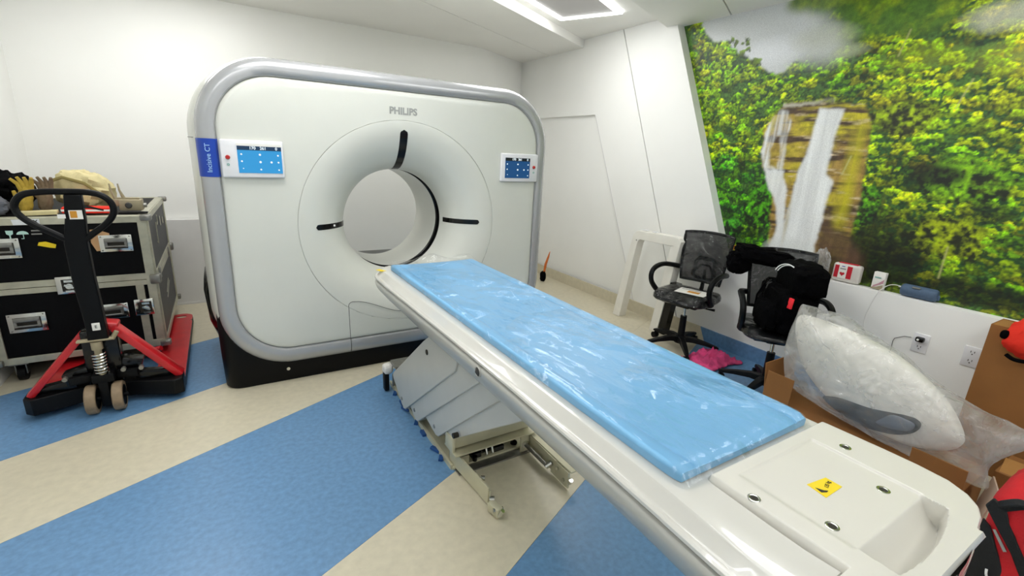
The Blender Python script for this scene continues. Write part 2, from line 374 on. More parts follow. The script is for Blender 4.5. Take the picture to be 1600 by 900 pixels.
# ---------------------------------------------------------------- the printed picture on the right wall
def paint_mural(ys, zs):
    """forest with a waterfall: returns colours for the print. s runs right along the wall, z up"""
    rs = np.random.RandomState(5)
    S, Z = np.meshgrid(-ys, zs)                       # rows z, columns s
    H, W = S.shape; ds = abs(ys[1] - ys[0])
    def smooth_noise(fs, fz, seed, octv=4):
        r = np.random.RandomState(seed); out = np.zeros_like(S); amp = 1; tot = 0
        for o in range(octv):
            g = r.rand(128, 128); u = (S * fs * 2 ** o) % 127; v = (Z * fz * 2 ** o) % 127
            i, j = v.astype(int), u.astype(int); fu, fv = u - j, v - i
            fu = fu * fu * (3 - 2 * fu); fv = fv * fv * (3 - 2 * fv)
            i1, j1 = (i + 1) % 128, (j + 1) % 128
            out += amp * ((g[i, j] * (1 - fu) + g[i, j1] * fu) * (1 - fv) + (g[i1, j] * (1 - fu) + g[i1, j1] * fu) * fv)
            tot += amp; amp *= .55
        return out / tot
    n1 = smooth_noise(3, 3, 1); n2 = smooth_noise(11, 11, 2); n3 = smooth_noise(40, 40, 3, 3); nh = smooth_noise(3, 26, 4); nv = smooth_noise(34, 2.2, 6)
    wob = (n2 - .5) * .10; wobz = (smooth_noise(9, 9, 12) - .5) * .10
    def inside(poly, ws=1.0, extra=0):
        x = S + wob * ws; y = Z + wobz * ws; c = np.zeros(S.shape, bool); n = len(poly)
        for i in range(n):
            (x0, y0), (x1, y1) = poly[i], poly[(i + 1) % n]
            if y0 == y1: continue
            c ^= ((y0 > y) != (y1 > y)) & (x < (x1 - x0) * (y - y0) / (y1 - y0) + x0)
        return c
    def blur(a, k):
        a = a.astype(float)
        for ax in (0, 1):
            for _ in range(2):
                cs = np.cumsum(np.pad(a, [(k + 1, k) if q == ax else (0, 0) for q in (0, 1)], mode='edge'), axis=ax)
                n = a.shape[ax]
                a = (np.take(cs, range(2 * k + 1, 2 * k + 1 + n), axis=ax) - np.take(cs, range(0, n), axis=ax)) / (2 * k + 1)
        return a
    def mix(a, b, t): return a * (1 - t[..., None]) + np.array(b) * t[..., None]
    # dark understorey
    img = np.zeros((H, W, 3)); img[:] = (.045, .10, .03)
    img = mix(img, (.07, .17, .02), n2)
    # canopy: clumps laid from far (top) to near (bottom)
    def tone(s, z):
        """lit colour and darkness of the forest at a place"""
        yel = max(0, min(1, (s - 1.35) / .9)) * max(0, min(1, (z - 1.45) / .8))
        left = 1 if s < 1.1 else 0
        c = np.array((.46, .70, .015)) * (1 - yel) + np.array((.86, .90, .03)) * yel
        if left: c = np.array((.50, .74, .02)) if z > 1.55 else np.array((.18, .56, .03))
        dk = 1.0
        if s > 1.45 and z < 1.25: dk = .62 if s < 1.95 else .78
        if 1.55 < s < 2.0 and z < 1.2: dk = .36
        if s > 2.2 and z < 1.0: dk = .5
        if 1.75 < s < 2.1 and 1.45 < z < 1.62: dk = .45
        if left and z < 1.3: dk = .8
        return c, dk
    def dab(s, z, r, ax, colf, fuzz, hard):
        j0, j1 = max(0, int((s - r * ax * 1.3 - S[0, 0]) / ds)), min(W, int((s + r * ax * 1.3 - S[0, 0]) / ds) + 2)
        i0, i1 = max(0, int((z - r * 1.3 - zs[0]) / ds)), min(H, int((z + r * 1.3 - zs[0]) / ds) + 2)
        if j1 <= j0 or i1 <= i0: return
        a = (S[i0:i1, j0:j1] - s) / (r * ax); b = (Z[i0:i1, j0:j1] - z) / r; q = n3[i0:i1, j0:j1]
        msk = np.clip((1 - a * a - b * b + (q - .5) * fuzz) * hard, 0, 1) * .95
        reg = img[i0:i1, j0:j1]; reg[:] = reg * (1 - msk[..., None]) + colf(a, b, q) * msk[..., None]
    n = 1700; zz = rs.uniform(.72, 2.78, n); ss = rs.uniform(0, float(S.max()), n)
    for k in np.argsort(-zz):
        s, z = ss[k], zz[k]; c, dk = tone(s, z)
        R = rs.uniform(.03, .062) * (1.25 if z < 1.7 else .95); v = rs.uniform(.45, 1.2) * dk
        hue = np.array((rs.uniform(.6, 1.25), rs.uniform(.9, 1.1), rs.uniform(.5, 1.8)))
        sh = np.array((.012, .045, .010)) * (.6 + v)
        dab(s, z, R, 1.35, lambda a, b, q: sh + 0 * a[..., None], 1.2, 4)
        for _ in range(24):
            t = rs.uniform(0, 2 * pi); rr = sqrt(rs.rand()) * .95; u = rr * cos(t); w_ = rr * sin(t)
            if w_ < -.55: continue
            up = .5 + .5 * w_; br = v * (.12 + 1.0 * up ** 1.4) * rs.uniform(.6, 1.3)
            col = np.minimum(c * hue * br, .95)
            dab(s + u * R * 1.35, z + w_ * R, rs.uniform(.008, .019), 1.7, lambda a, b, q: col * np.clip(.9 + .25 * b + (q - .5) * 1.6, .1, 1.7)[..., None], 3.2, 1.6)
    n5 = smooth_noise(85, 85, 77, 2)
    img *= (.80 + .4 * n2)[..., None] * np.clip(1 + (n5 - .5) * 2.2, .35, 1.7)[..., None]
    # hanging growth right of the cliff
    t = np.clip((nv - .45) * 3, 0, 1) * np.clip(1 - abs(S - 1.75) / .18, 0, 1) * np.clip((1.5 - Z) / .2, 0, 1)
    img = mix(img, (.25, .24, .02), t * .5)
    # big round tree crowns that read on their own
    for (cs_, cz, rx, rz, col) in ((2.12, 1.50, .22, .15, (.22, .50, .02)), (1.62, 1.30, .13, .16, (.14, .48, .03)), (2.12, 1.16, .20, .13, (.42, .52, .03)), (.93, 1.22, .13, .2, (.10, .42, .02)), (.72, 1.02, .11, .09, (.10, .45, .05)), (1.75, 1.85, .2, .10, (.40, .56, .02))):
        d = ((S - cs_) / rx) ** 2 + ((Z - cz) / rz) ** 2 + (n3 - .5) * 1.4 + (n2 - .5) * .8
        msk = np.clip((1 - d) * 3, 0, 1)
        cl = np.clip(.5 + .45 * (Z - cz) / rz + (n3 - .5) * 2.8 + (n2 - .5) * 1.6, .04, 1.15)
        img = img * (1 - msk[..., None] * .9) + (np.array(col) * cl[..., None] ** 1.3) * msk[..., None] * .9
    for (cs_, cz, rx, rz, a) in ((1.82, .98, .30, .22, .85), (1.96, 1.53, .17, .07, .8), (1.78, 1.24, .10, .08, .6), (2.25, 1.33, .14, .07, .6), (.74, 1.52, .06, .05, .7), (.66, 1.13, .07, .06, .7), (.16, 2.35, .05, .15, .6), (1.66, 1.80, .08, .05, .6), (2.3, .88, .35, .09, .8), (.90, 1.02, .05, .06, .6), (1.42, 2.12, .12, .05, .45)):
        t = np.clip((1 - ((S - cs_) / rx) ** 2 - ((Z - cz) / rz) ** 2) * 1.6 + (n2 - .5) * 1.6 + (n3 - .5), 0, 1) * (abs(S - cs_) < rx * 1.4) * (abs(Z - cz) < rz * 1.4)
        img *= (1 - a * t)[..., None]
    # cliff
    rock = [(0.97, 1.97), (1.04, 1.99), (1.24, 1.97), (1.51, 1.94), (1.58, 1.82), (1.6, 1.56), (1.61, 1.31), (1.62, 1.09), (1.63, 0.95), (1.06, 0.83), (1.01, 1.34), (0.89, 1.52), (0.84, 1.79), (0.9, 1.89)]
    rk = blur(inside(rock, .5), 1)
    rc = np.zeros_like(img); rc[:] = (.36, .24, .07)
    rc = mix(rc, (.52, .46, .05), np.clip((n1 - .40) * 4, 0, 1)); rc = mix(rc, (.07, .04, .02), np.clip((nh - .47) * 6, 0, 1))
    rc = mix(rc, (.62, .50, .32), np.clip((smooth_noise(8, 40, 8) - .62) * 5, 0, 1)); rc *= (.5 + n3)[..., None]
    img = img * (1 - rk[..., None]) + rc * rk[..., None]
    ylw = np.clip(1 - abs(S - 1.52) / .07, 0, 1) * np.clip((Z - 1.08) / .1, 0, 1) * np.clip((1.9 - Z) / .1, 0, 1) * rk
    img = mix(img, (.58, .55, .04), ylw * np.clip(.3 + nv, 0, 1) * .8)
    dr = blur(inside([(1.4, 0.89), (1.4, 1.06), (1.43, 1.22), (1.48, 1.15), (1.62, 1.08), (1.7, 0.98), (1.72, 0.76), (1.44, 0.76)], .5), 4)
    drc = np.zeros_like(img); drc[:] = (.085, .05, .03); drc *= (.5 + nv + .4 * n3)[..., None]
    img = img * (1 - dr[..., None] * .9) + drc * dr[..., None] * .9
    # the pale rock lip on top of the falls
    lip = np.clip(1 - abs(Z - 1.975 + (n2 - .5) * .05) / .02, 0, 1) * ((S > .96) & (S < 1.32))
    img = mix(img, (.55, .52, .42), lip * np.clip(n2 * 1.6, 0, 1))
    # water
    water = [(1.23, 1.94), (1.22, 1.81), (1.2, 1.63), (1.165, 1.5), (1.165, 1.32), (1.15, 1.12), (1.12, 0.94), (1.10, 0.76), (1.4, 0.76), (1.4, 1.0), (1.41, 1.15), (1.41, 1.3), (1.43, 1.45), (1.375, 1.49), (1.37, 1.58), (1.37, 1.78), (1.39, 1.92)]
    wl = [(0.96, 1.94), (0.9, 1.88), (0.86, 1.74), (0.87, 1.62), (0.9, 1.52), (0.94, 1.41), (1.02, 1.3), (1.08, 1.18), (1.09, 1.03), (1.07, 0.92), (1.06, 0.78), (1.25, 0.78), (1.17, 1.01), (1.14, 1.21), (1.11, 1.4), (1.06, 1.52), (1.05, 1.67), (1.04, 1.85), (1.02, 1.92)]
    wm = blur(inside(water, .25), 1); wm2 = blur(inside(wl, .5), 1)
    gap = blur(inside([(0.96, 1.76), (0.93, 1.65), (0.95, 1.53), (1.03, 1.50), (1.01, 1.62), (0.99, 1.76)], .5), 1)
    wm2 = wm2 * (1 - gap) * np.clip(np.where(Z > 1.5, .25 + 2.6 * (nv - .32), 1.0), 0, 1)
    wc = np.zeros_like(img); wc[:] = (.84, .86, .85); wc *= (.80 + .34 * nv)[..., None]
    img = img * (1 - wm[..., None] * .97) + wc * wm[..., None] * .97
    img = img * (1 - wm2[..., None] * .92) + wc * wm2[..., None] * .92
    mist = np.clip(1 - ((S - 1.22) / .22) ** 2 - ((Z - .9) / .13) ** 2, 0, 1)
    img = mix(img, (.70, .72, .70), mist ** .7 * .9)
    tanw = np.clip(1 - abs(S - 1.165) / .022, 0, 1) * np.clip(1 - abs(Z - 1.12) / .2, 0, 1)
    img = mix(img, (.42, .36, .18), tanw * .75)
    og = np.clip(1 - ((S - .80) / .09) ** 2 - ((Z - .86) / .03) ** 2, 0, 1)
    img = mix(img, (.60, .22, .05), og)
    # sky, far hill and mist
    sky = [(0.10, 2.67), (0.15, 2.62), (0.26, 2.52), (0.42, 2.5), (0.49, 2.43), (0.61, 2.34), (0.7, 2.31), (0.77, 2.24), (0.81, 2.21), (0.87, 2.21), (0.93, 2.24), (0.98, 2.26), (1.24, 2.26), (1.36, 2.28), (1.32, 2.37), (1.25, 2.47), (1.1, 2.52), (1.17, 2.58), (1.3, 2.62), (1.0, 2.95), (0.24, 2.95)]
    sraw = inside(sky, .9)
    right = np.clip((S - .86) / .25, 0, 1)
    sk = blur(sraw, 1) * (1 - right) + blur(sraw, 9) * right
    skc = np.zeros_like(img); skc[:] = (.68, .70, .70)
    br = np.clip(1 - ((S - .80) / .3) ** 2 - ((Z - 2.36) / .12) ** 2, 0, 1); skc = mix(skc, (.82, .84, .86), br)
    skc = mix(skc, (.50, .53, .44), np.clip((S - 1.0) / .35, 0, 1) * .6)
    img = img * (1 - sk[..., None]) + skc * sk[..., None]
    hl = blur(inside([(0.86, 2.72), (0.86, 2.63), (0.95, 2.60), (1.05, 2.57), (1.16, 2.55), (1.26, 2.47), (1.29, 2.37), (1.34, 2.34), (1.45, 2.34), (1.58, 2.36), (1.76, 2.3), (1.84, 2.33), (1.9, 2.44), (1.91, 2.5), (1.9, 2.9), (1.14, 2.9)], .8), 4)
    hc = np.zeros_like(img); hc[:] = (.09, .19, .025); hc = mix(hc, (.27, .37, .03), np.clip((n2 - .45) * 3, 0, 1)); hc *= (.6 + .8 * n3)[..., None]
    img = img * (1 - hl[..., None] * .9) + hc * hl[..., None] * .9
    for (cs_, cz, rx, rz, col, a) in ((2.12, 2.36, .26, .10, (.66, .67, .50), .9), (1.15, 2.40, .27, .10, (.58, .60, .50), .62), (1.35, 2.29, .14, .05, (.52, .56, .36), .6), (2.3, 2.15, .35, .12, (.74, .76, .12), .35), (1.75, 2.2, .25, .1, (.5, .58, .06), .3)):
        t = np.clip(1 - ((S - cs_) / rx) ** 2 - ((Z - cz) / rz) ** 2 + (n2 - .5) * .5, 0, 1)
        img = mix(img, col, t * a)
    # a thin tree reaching into the sky
    for (s, z, r) in ((.565, 2.475, .022), (.585, 2.445, .016), (.545, 2.45, .016), (.60, 2.40, .02), (.55, 2.38, .022), (.47, 2.47, .03), (.43, 2.49, .025), (.70, 2.29, .03), (.66, 2.31, .03)):
        dab(s, z, r, 1.3, lambda a, b, q: np.array((.16, .26, .03)) * np.clip(.6 + .5 * b + (q - .5) * 2, .1, 1.6)[..., None], 3.0, 2)
    # pale trunks
    for (s0, z0, s1, z1) in ((1.66, 2.36, 1.63, 2.22), (2.02, 2.05, 1.98, 1.90), (2.13, 1.12, 2.13, .93), (1.5, 1.62, 1.47, 1.5)):
        L = np.hypot(s1 - s0, z1 - z0); tt = np.clip(((S - s0) * (s1 - s0) + (Z - z0) * (z1 - z0)) / L ** 2, 0, 1)
        d = np.hypot(S - s0 - tt * (s1 - s0), Z - z0 - tt * (z1 - z0)); img = mix(img, (.5, .5, .2), np.clip(1 - d / .009, 0, 1) * .8)
    return np.clip(img, 0, 1)
st = .0058
ys = np.arange(.12, -3.6, -st); zs = np.arange(.76, 2.80, st)
img = paint_mural(ys, zs); H, W = img.shape[:2]
YY, ZZ = np.meshgrid(ys, zs)
co = np.stack([np.full_like(YY, 2.587), YY, ZZ], -1).reshape(-1, 3)
idx = np.arange(H * W).reshape(H, W)
fc = np.stack([idx[:-1, :-1], idx[1:, :-1], idx[1:, 1:], idx[:-1, 1:]], -1).reshape(-1, 4)
me = bpy.data.meshes.new('printed_picture')
me.vertices.add(len(co)); me.vertices.foreach_set('co', co.ravel())
me.loops.add(fc.size); me.loops.foreach_set('vertex_index', fc.ravel())
me.polygons.add(len(fc)); me.polygons.foreach_set('loop_start', np.arange(0, fc.size, 4)); me.polygons.foreach_set('loop_total', np.full(len(fc), 4))
me.update(calc_edges=True)
at = me.color_attributes.new('print', 'FLOAT_COLOR', 'POINT')
at.data.foreach_set('color', np.concatenate([img.reshape(-1, 3), np.ones((H * W, 1))], 1).ravel())
m = bpy.data.materials.new('printed_forest'); m.use_nodes = True; N, L = nodes(m); b = N['Principled BSDF']
a_ = N.new('ShaderNodeAttribute'); a_.attribute_name = 'print'
tc = N.new('ShaderNodeTexCoord'); nz = N.new('ShaderNodeTexNoise'); nz.inputs['Scale'].default_value = 170; nz.inputs['Detail'].default_value = 3
L.new(tc.outputs['Object'], nz.inputs['Vector'])
hs = N.new('ShaderNodeHueSaturation'); hs.inputs['Saturation'].default_value = 1.08
mr = N.new('ShaderNodeMapRange'); mr.inputs['From Min'].default_value = .3; mr.inputs['From Max'].default_value = .7; mr.inputs['To Min'].default_value = .86; mr.inputs['To Max'].default_value = 1.14
L.new(nz.outputs['Fac'], mr.inputs['Value']); L.new(mr.outputs[0], hs.inputs['Value'])
L.new(a_.outputs['Color'], hs.inputs['Color']); L.new(hs.outputs['Color'], b.inputs['Base Color']); b.inputs['Roughness'].default_value = .45
me.materials.append(m)
mu = bpy.data.objects.new('printed_picture', me); C.objects.link(mu)
tag(mu, 'wall-sized printed picture of a waterfall in green forest on the right wall', 'wall picture')
# the paper continues plainly behind the viewer as part of the wall
struct('trim_2', MB().box((2.66, -2.2, 1.8), (.1, 5.4, 2.1)), M['wall'])
# ================================================================ the scanner
def rrect(hw, z0, z1, r, n=14, per=10):
    """rounded rectangle in x,z as a list of points, counter-clockwise from the right side"""
    P = []
    cs = [(hw - r, z1 - r, 0), (-hw + r, z1 - r, pi / 2), (-hw + r, z0 + r, pi), (hw - r, z0 + r, 3 * pi / 2)]
    for k, (cx, cz, a0) in enumerate(cs):
        for i in range(n + 1):
            a = a0 + pi / 2 * i / n; P.append((cx + r * cos(a), cz + r * sin(a)))
        nx = cs[(k + 1) % 4]; e = (nx[0] + r * cos(nx[2]), nx[1] + r * sin(nx[2])); s0 = P[-1]
        for i in range(1, per): P.append((s0[0] + (e[0] - s0[0]) * i / per, s0[1] + (e[1] - s0[1]) * i / per))
    return P
G = thing('ct_scanner', 'large white ring scanner with a grey rim and a black base against the back wall', 'scanner', (0, .45, 0))
ZC, RB, RR = 1.02, .36, .682
inner = rrect(1.054, .246, 1.875, .30)
def ring(hw, z0, z1, r, y): return [(x, y, z) for x, z in rrect(hw, z0, z1, r)]
# front face: from the rim's inner line to the circle of the funnel
rings = []
circ = []
for x, z in inner:
    a = atan2(z - ZC, x); circ.append((RR * cos(a), 0, ZC + RR * sin(a)))
outr = [(x, 0, z) for x, z in inner]
def shrink(p, k, y): return [(q[0] * k, y, 1.06 + (q[2] - 1.06) * k) for q in p]
rings = [shrink(outr, 1.0, .016), shrink(outr, .993, .004), shrink(outr, .98, 0.0)]
base = rings[-1]
for i in range(1, 9):
    t = i / 8; rings.append([(base[j][0] * (1 - t) + circ[j][0] * t, 0, base[j][2] * (1 - t) + circ[j][2] * t) for j in range(len(base))])
rings.append([(q[0] * .998, .003, ZC + (q[2] - ZC) * .998) for q in circ])
obj('front_cover', MB().loft(rings), M['white'], G, smooth=50)
# funnel
def fy(r): return .262 - .262 * sqrt(max(0, 1 - ((RR - .012 - r) / (RR - .012 - RB)) ** 2)) if r < RR - .012 else 0
def lathe_y(prof, n=96): return MB().lathe([(r, y) for r, y in prof], (0, 0, ZC), 'y', n)
pr_ = [(RR - .002, .004), (RR - .004, .0005)] + [(r, fy(r)) for r in [RR - .006 - (RR - .006 - RB) * (1 - cos(pi / 2 * i / 26)) ** .8 for i in range(1, 26)]] + [(RB, .264), (RB + .004, .268)]
obj('bore_funnel', lathe_y(pr_), M['white'], G, smooth=50)
obj('bore_gap', lathe_y([(RB + .003, .262), (RB + .012, .275), (RB + .012, .345), (RB + .001, .352)]), M['blackg'], G)
obj('bore_tube', lathe_y([(RB, .345), (RB, .78), (RB + .03, .80), (RB + .2, .802)]), M['white'], G)
# grey rim
rim = [(1.0545, .2455, 1.8755, .30, .014), (1.062, .236, 1.885, .308, -.004), (1.085, .207, 1.912, .33, -.010), (1.115, .172, 1.943, .36, -.004), (1.138, .145, 1.966, .385, .014), (1.150, .132, 1.977, .40, .045), (1.152, .130, 1.979, .402, .085)]
obj('rim', MB().loft([ring(*r[:4], r[4]) for r in rim]), M['rim'], G, smooth=50)
# white side shell and rear face
shell = [(1.150, .134, 1.975, .40, .086), (1.162, .122, 1.985, .41, .10), (1.192, .10, 1.99, .43, .26), (1.20, .10, 1.985, .43, .5), (1.19, .11, 1.96, .42, .72), (1.15, .15, 1.92, .40, .79), (1.08, .2, 1.86, .36, .81)]
rg = [ring(*r[:4], r[4]) for r in shell]
rear = []
for x, z in rrect(1.08, .2, 1.86, .36):
    a = atan2(z - ZC, x); rear.append(((RB + .15) * cos(a), .81, ZC + (RB + .15) * sin(a)))
rg.append(rear)
obj('side_cover', MB().loft(rg), M['white'], G, smooth=50)
obj('side_seam', MB().tube([(-1.164, .105, 1.53), (-1.194, .26, 1.53), (-1.2015, .5, 1.53), (-1.19, .72, 1.53)], .0016, 6), M['gap'], G)
# black base: front plinth and the bulging rear skirt
def plan(hw, y0, y1, r):
    P = []
    for cx, cy, a0 in ((hw - r, y1 - r, 0), (-hw + r, y1 - r, pi / 2), (-hw + r, y0 + r, pi), (hw - r, y0 + r, 1.5 * pi)):
        for i in range(9):
            a = a0 + pi / 2 * i / 8; P.append((cx + r * cos(a), cy + r * sin(a)))
    return P
q = MB(); q.loft([[(x, y, z) for x, y in plan(hw, y0, y1, r)] for hw, y0, y1, r, z in
    ((1.150, .052, .97, .09, 0), (1.158, .046, .98, .09, .012), (1.165, .046, 1.0, .09, .20), (1.168, .050, 1.02, .09, .40), (1.166, .058, 1.02, .08, .50), (1.155, .072, 1.0, .07, .515))], cap=True)
obj('base', q, M['black'], G, smooth=40)
q = MB(); q.loft([[(x, y, z) for x, y in plan(hw, y0, y1, r)] for hw, y0, y1, r, z in
    ((1.17, .60, 1.03, .1, .10), (1.215, .34, 1.06, .16, .34), (1.228, .30, 1.07, .18, .56), (1.222, .34, 1.06, .18, .62), (1.20, .4, 1.02, .16, .64))], cap=True)
obj('rear_skirt', q, M['blackg'], G, smooth=40)
q = MB().cyl((-.80, .040, .085), (-.80, .050, .085), .011); obj('base_screw', q, M['chrome'], G)
# blue badge on the rim
bl = [(1.0520, .2455, 1.8755, .30, .0115), (1.062, .236, 1.885, .308, -.0065), (1.085, .207, 1.912, .33, -.0125), (1.115, .172, 1.943, .36, -.0065), (1.1395, .145, 1.966, .385, .0125), (1.1525, .132, 1.977, .40, .045), (1.1545, .13, 1.979, .402, .086), (1.164, .13, 1.98, .402, .10)]
q = MB(); q.loft([[(-a[0], a[4], 1.324), (-a[0], a[4], 1.425), (-a[0], a[4], 1.527)] for a in bl[:7]], closed_ring=False)
badge = obj('blue_badge', q, M['bluelab'], G, 'deep blue badge with pale vertical lettering')
text('badge_lettering', 'Incisive CT', .034, frame((-1.101, -.0128, 1.425), (0, 0, 1), (-1, 0, .0)), M['lettera'], badge, bold=.0002)
text('maker_lettering', 'PHILIPS', .058, frame((-.004, -.001, 1.754), (1, 0, 0), (0, 0, 1)), M['letterg'], G, bold=.0022)
# positioning windows (dark slots that follow the funnel)
def slot(ang, r0, r1, hw, name):
    q = MB(); rows = []; n = 22
    for i in range(n + 1):
        r = r1 + (r0 - r1) * (1 - cos(pi / 2 * i / n)) if True else 0
        r = r1 - (r1 - r0) * i / n
        dd = (r1 - r) / hw; k = sqrt(max(0, 1 - (1 - dd) ** 2)) if dd < 1 else 1
        row = []
        y = fy(r) - .0025
        for s_ in (-1, -.5, 0, .5, 1):
            off = s_ * hw * max(k, .02); x = r * cos(ang) - off * sin(ang); z = r * sin(ang) + off * cos(ang)
            row.append((x, y, ZC + z))
        rows.append(row)
    q.loft(rows, closed_ring=False)
    return obj(name, q, M['blackg'], G)
slot(pi / 2, .362, .622, .026, 'laser_window'); slot(pi, .362, .575, .0175, 'laser_window'); slot(0, .365, .575, .0175, 'laser_window')
slot(-pi / 2, .362, .60, .02, 'laser_window')
q = MB().box((-.455, fy(.455) - .004, ZC + .002), (.014, .004, .012)); obj('laser_lens', q, M['paper'], G)
# lower service door line
q = MB(); pts = [(-.400, 0, .16), (-.402, 0, .30), (-.404, 0, .485)]
for i in range(9):
    a = pi - pi / 2 * i / 8; pts.append((-.374 + .03 * cos(a), 0, .485 + .027 * sin(a)))
for i in range(1, 11):
    t = i / 10; pts.append((-.374 + .36 * t, 0, .512 - .112 * (3 * t * t - 2 * t ** 3)))
pts += [(.1, 0, .402), (.25, 0, .43), (.36, 0, .50), (.39, 0, .50), (.404, 0, .47), (.402, 0, .3), (.4, 0, .16)]
q.tube([(x, -.0004, z) for x, _, z in pts], .0016, 6); obj('door_seam', q, M['gap'], G)
q = MB().tube([(-.4, .0, .246), (-.4, -.006, .236), (-.4, -.0125, .207), (-.4, -.006, .172), (-.4, .012, .145)], .0022, 6); obj('rim_seam', q, M['gap'], G)
# control panels
M['screenL'] = emitter('screen_cyan', '2fa2e4', .75); M['screenD'] = emitter('screen_deep_blue', '0f5c9c', .5)
M['bar'] = emitter('screen_dark_bar', '0d4a78', .35); M['bar2'] = emitter('screen_black_bar', '06222c', .2); M['icon'] = emitter('screen_white', 'eefaff', .9)
for sgn, x0, x1, sm, bm in ((-1, -1.045, -.730, 'screenL', 'bar'), (1, .727, 1.052, 'screenD', 'bar2')):
    xc = (x0 + x1) / 2
    P = obj('control_panel', MB().box((xc, -.012, 1.426), (x1 - x0, .026, .206), bev=.009, seg=3), M['panelw'], G)
    sx = (-.853, .222) if sgn < 0 else (.868, .216)
    obj('touch_screen', MB().box((sx[0], -.0262, 1.424), (sx[1], .003, .147)), M[sm], P)
    obj('status_bar', MB().box((sx[0], -.0280, 1.486), (sx[1], .0016, .023)), M[bm], P)
    if sgn < 0: obj('title_bar', MB().box((sx[0], -.0275, 1.5035), (sx[1] + .004, .003, .013)), M['paper'], P)
    text('screen_reading', '170', .022, frame((sx[0] - .035, -.0292, 1.486), (1, 0, 0), (0, 0, 1)), M['icon'], P, .0006)
    text('screen_reading', '261', .022, frame((sx[0] + .018, -.0292, 1.486), (1, 0, 0), (0, 0, 1)), M['icon'], P, .0006)
    text('screen_reading', '0', .022, frame((sx[0] + .085, -.0292, 1.486), (1, 0, 0), (0, 0, 1)), M['icon'], P, .0006)
    for (dx, z, k) in ((-.092, 1.452, .010), (0, 1.452, .012), (.092, 1.450, .010), (-.092, 1.414, .010), (0, 1.412, .013), (.056, 1.412, .012), (.092, 1.412, .010), (0, 1.371, .010), (.092, 1.370, .009), (-.088, 1.375, .006)):
        obj('screen_icon', MB().lathe([(0, -.0290), (k * .5, -.0290), (k * .5, -.027)], (sx[0] + dx, 0, z), 'y', 8), M['icon'], P)
    bx = -1.012 if sgn < 0 else 1.014
    obj('stop_button', MB().lathe([(0, -.037), (.009, -.036), (.0115, -.031), (.012, -.024)], (bx, 0, 1.433), 'y', 20), M['red'], P, 'round red button')
    obj('start_button', MB().lathe([(.0065, -.0255), (.0065, -.028), (.0045, -.028), (.0045, -.0255)], (bx, 0, 1.394), 'y', 18), M['green'], P)

# ================================================================ the patient table
T = thing('patient_table', 'long white scanner bed on a stepped grey lifting column, blue pad on top', 'scanner bed', (0, -.8, 0))
stat = [(-.392, .235), (-.398, .275), (-.412, .312), (-.435, .338), (-.47, .350), (-.52, .357), (-.7, .356), (-1.1, .347), (-1.5, .340), (-2.0, .335), (-2.4, .338), (-2.55, .342), (-2.61, .344), (-2.62, .345), (-2.75, .350), (-2.82, .350), (-2.88, .343), (-2.92, .320), (-2.945, .290), (-2.960, .250), (-2.968, .20)]
def nose(y): return max(0, min(1, (-.39 - y) / .75))
def sweep(profR, close=True):
    """sweep a half profile (inset, z[, nose lift]) round the long oval plan"""
    rings = []
    for y, w_ in stat:
        lift = (1 - nose(y)) ** 1.6
        half = [(w_ - i_, (.785 if (i_ > (.158 if y > -2.883 else .045) and y < -2.615 and z > .8) else z) + l_ * lift) for i_, z, l_ in profR]
        ringp = [(x, y, z) for x, z in half] + [(-x, y, z) for x, z in reversed(half)]
        rings.append(ringp)
    # near end: shrink to the middle along a shallow arc
    y, w_ = stat[-1]
    for k in (.75, .5, .25, .04):
        rings.append([(p[0] * k, y - .020 * (1 - k * k), p[2]) for p in rings[len(stat) - 1]])
    q = MB(); q.loft(rings, cap=True); return q
top = sweep([(.195, .838, 0), (.16, .838, 0), (.155, .839, 0), (.10, .840, 0), (.050, .843, 0), (.043, .842, 0), (.038, .838, 0), (.021, .814, 0), (.016, .811, 0), (.006, .811, 0), (.001, .807, 0), (.000, .800, 0), (.006, .792, 0), (.014, .788, 0), (.03, .788, 0), (.19, .780, 0)])
obj('tabletop', top, M['tabletop'], T, smooth=28)
side = sweep([(.06, .790, 0), (.022, .787, 0), (.018, .784, 0), (.009, .781, 0), (.004, .776, 0), (.002, .768, 0), (.008, .745, .004), (.022, .712, .02), (.048, .678, .045), (.085, .650, .06), (.13, .630, .075), (.19, .622, .085)])
obj('side_body', side, M['silver'], T, smooth=50)
obj('side_hole', MB().lathe([(0, -.3485), (.017, -.3375), (.017, -.31)], (0, -1.76, .765), 'x', 20), M['gap'], T)
obj('side_hole_rim', MB().lathe([(.0165, -.3365), (.018, -.3395), (.020, -.3365), (.020, -.32)], (0, -1.76, .765), 'x', 20), M['silver'], T)
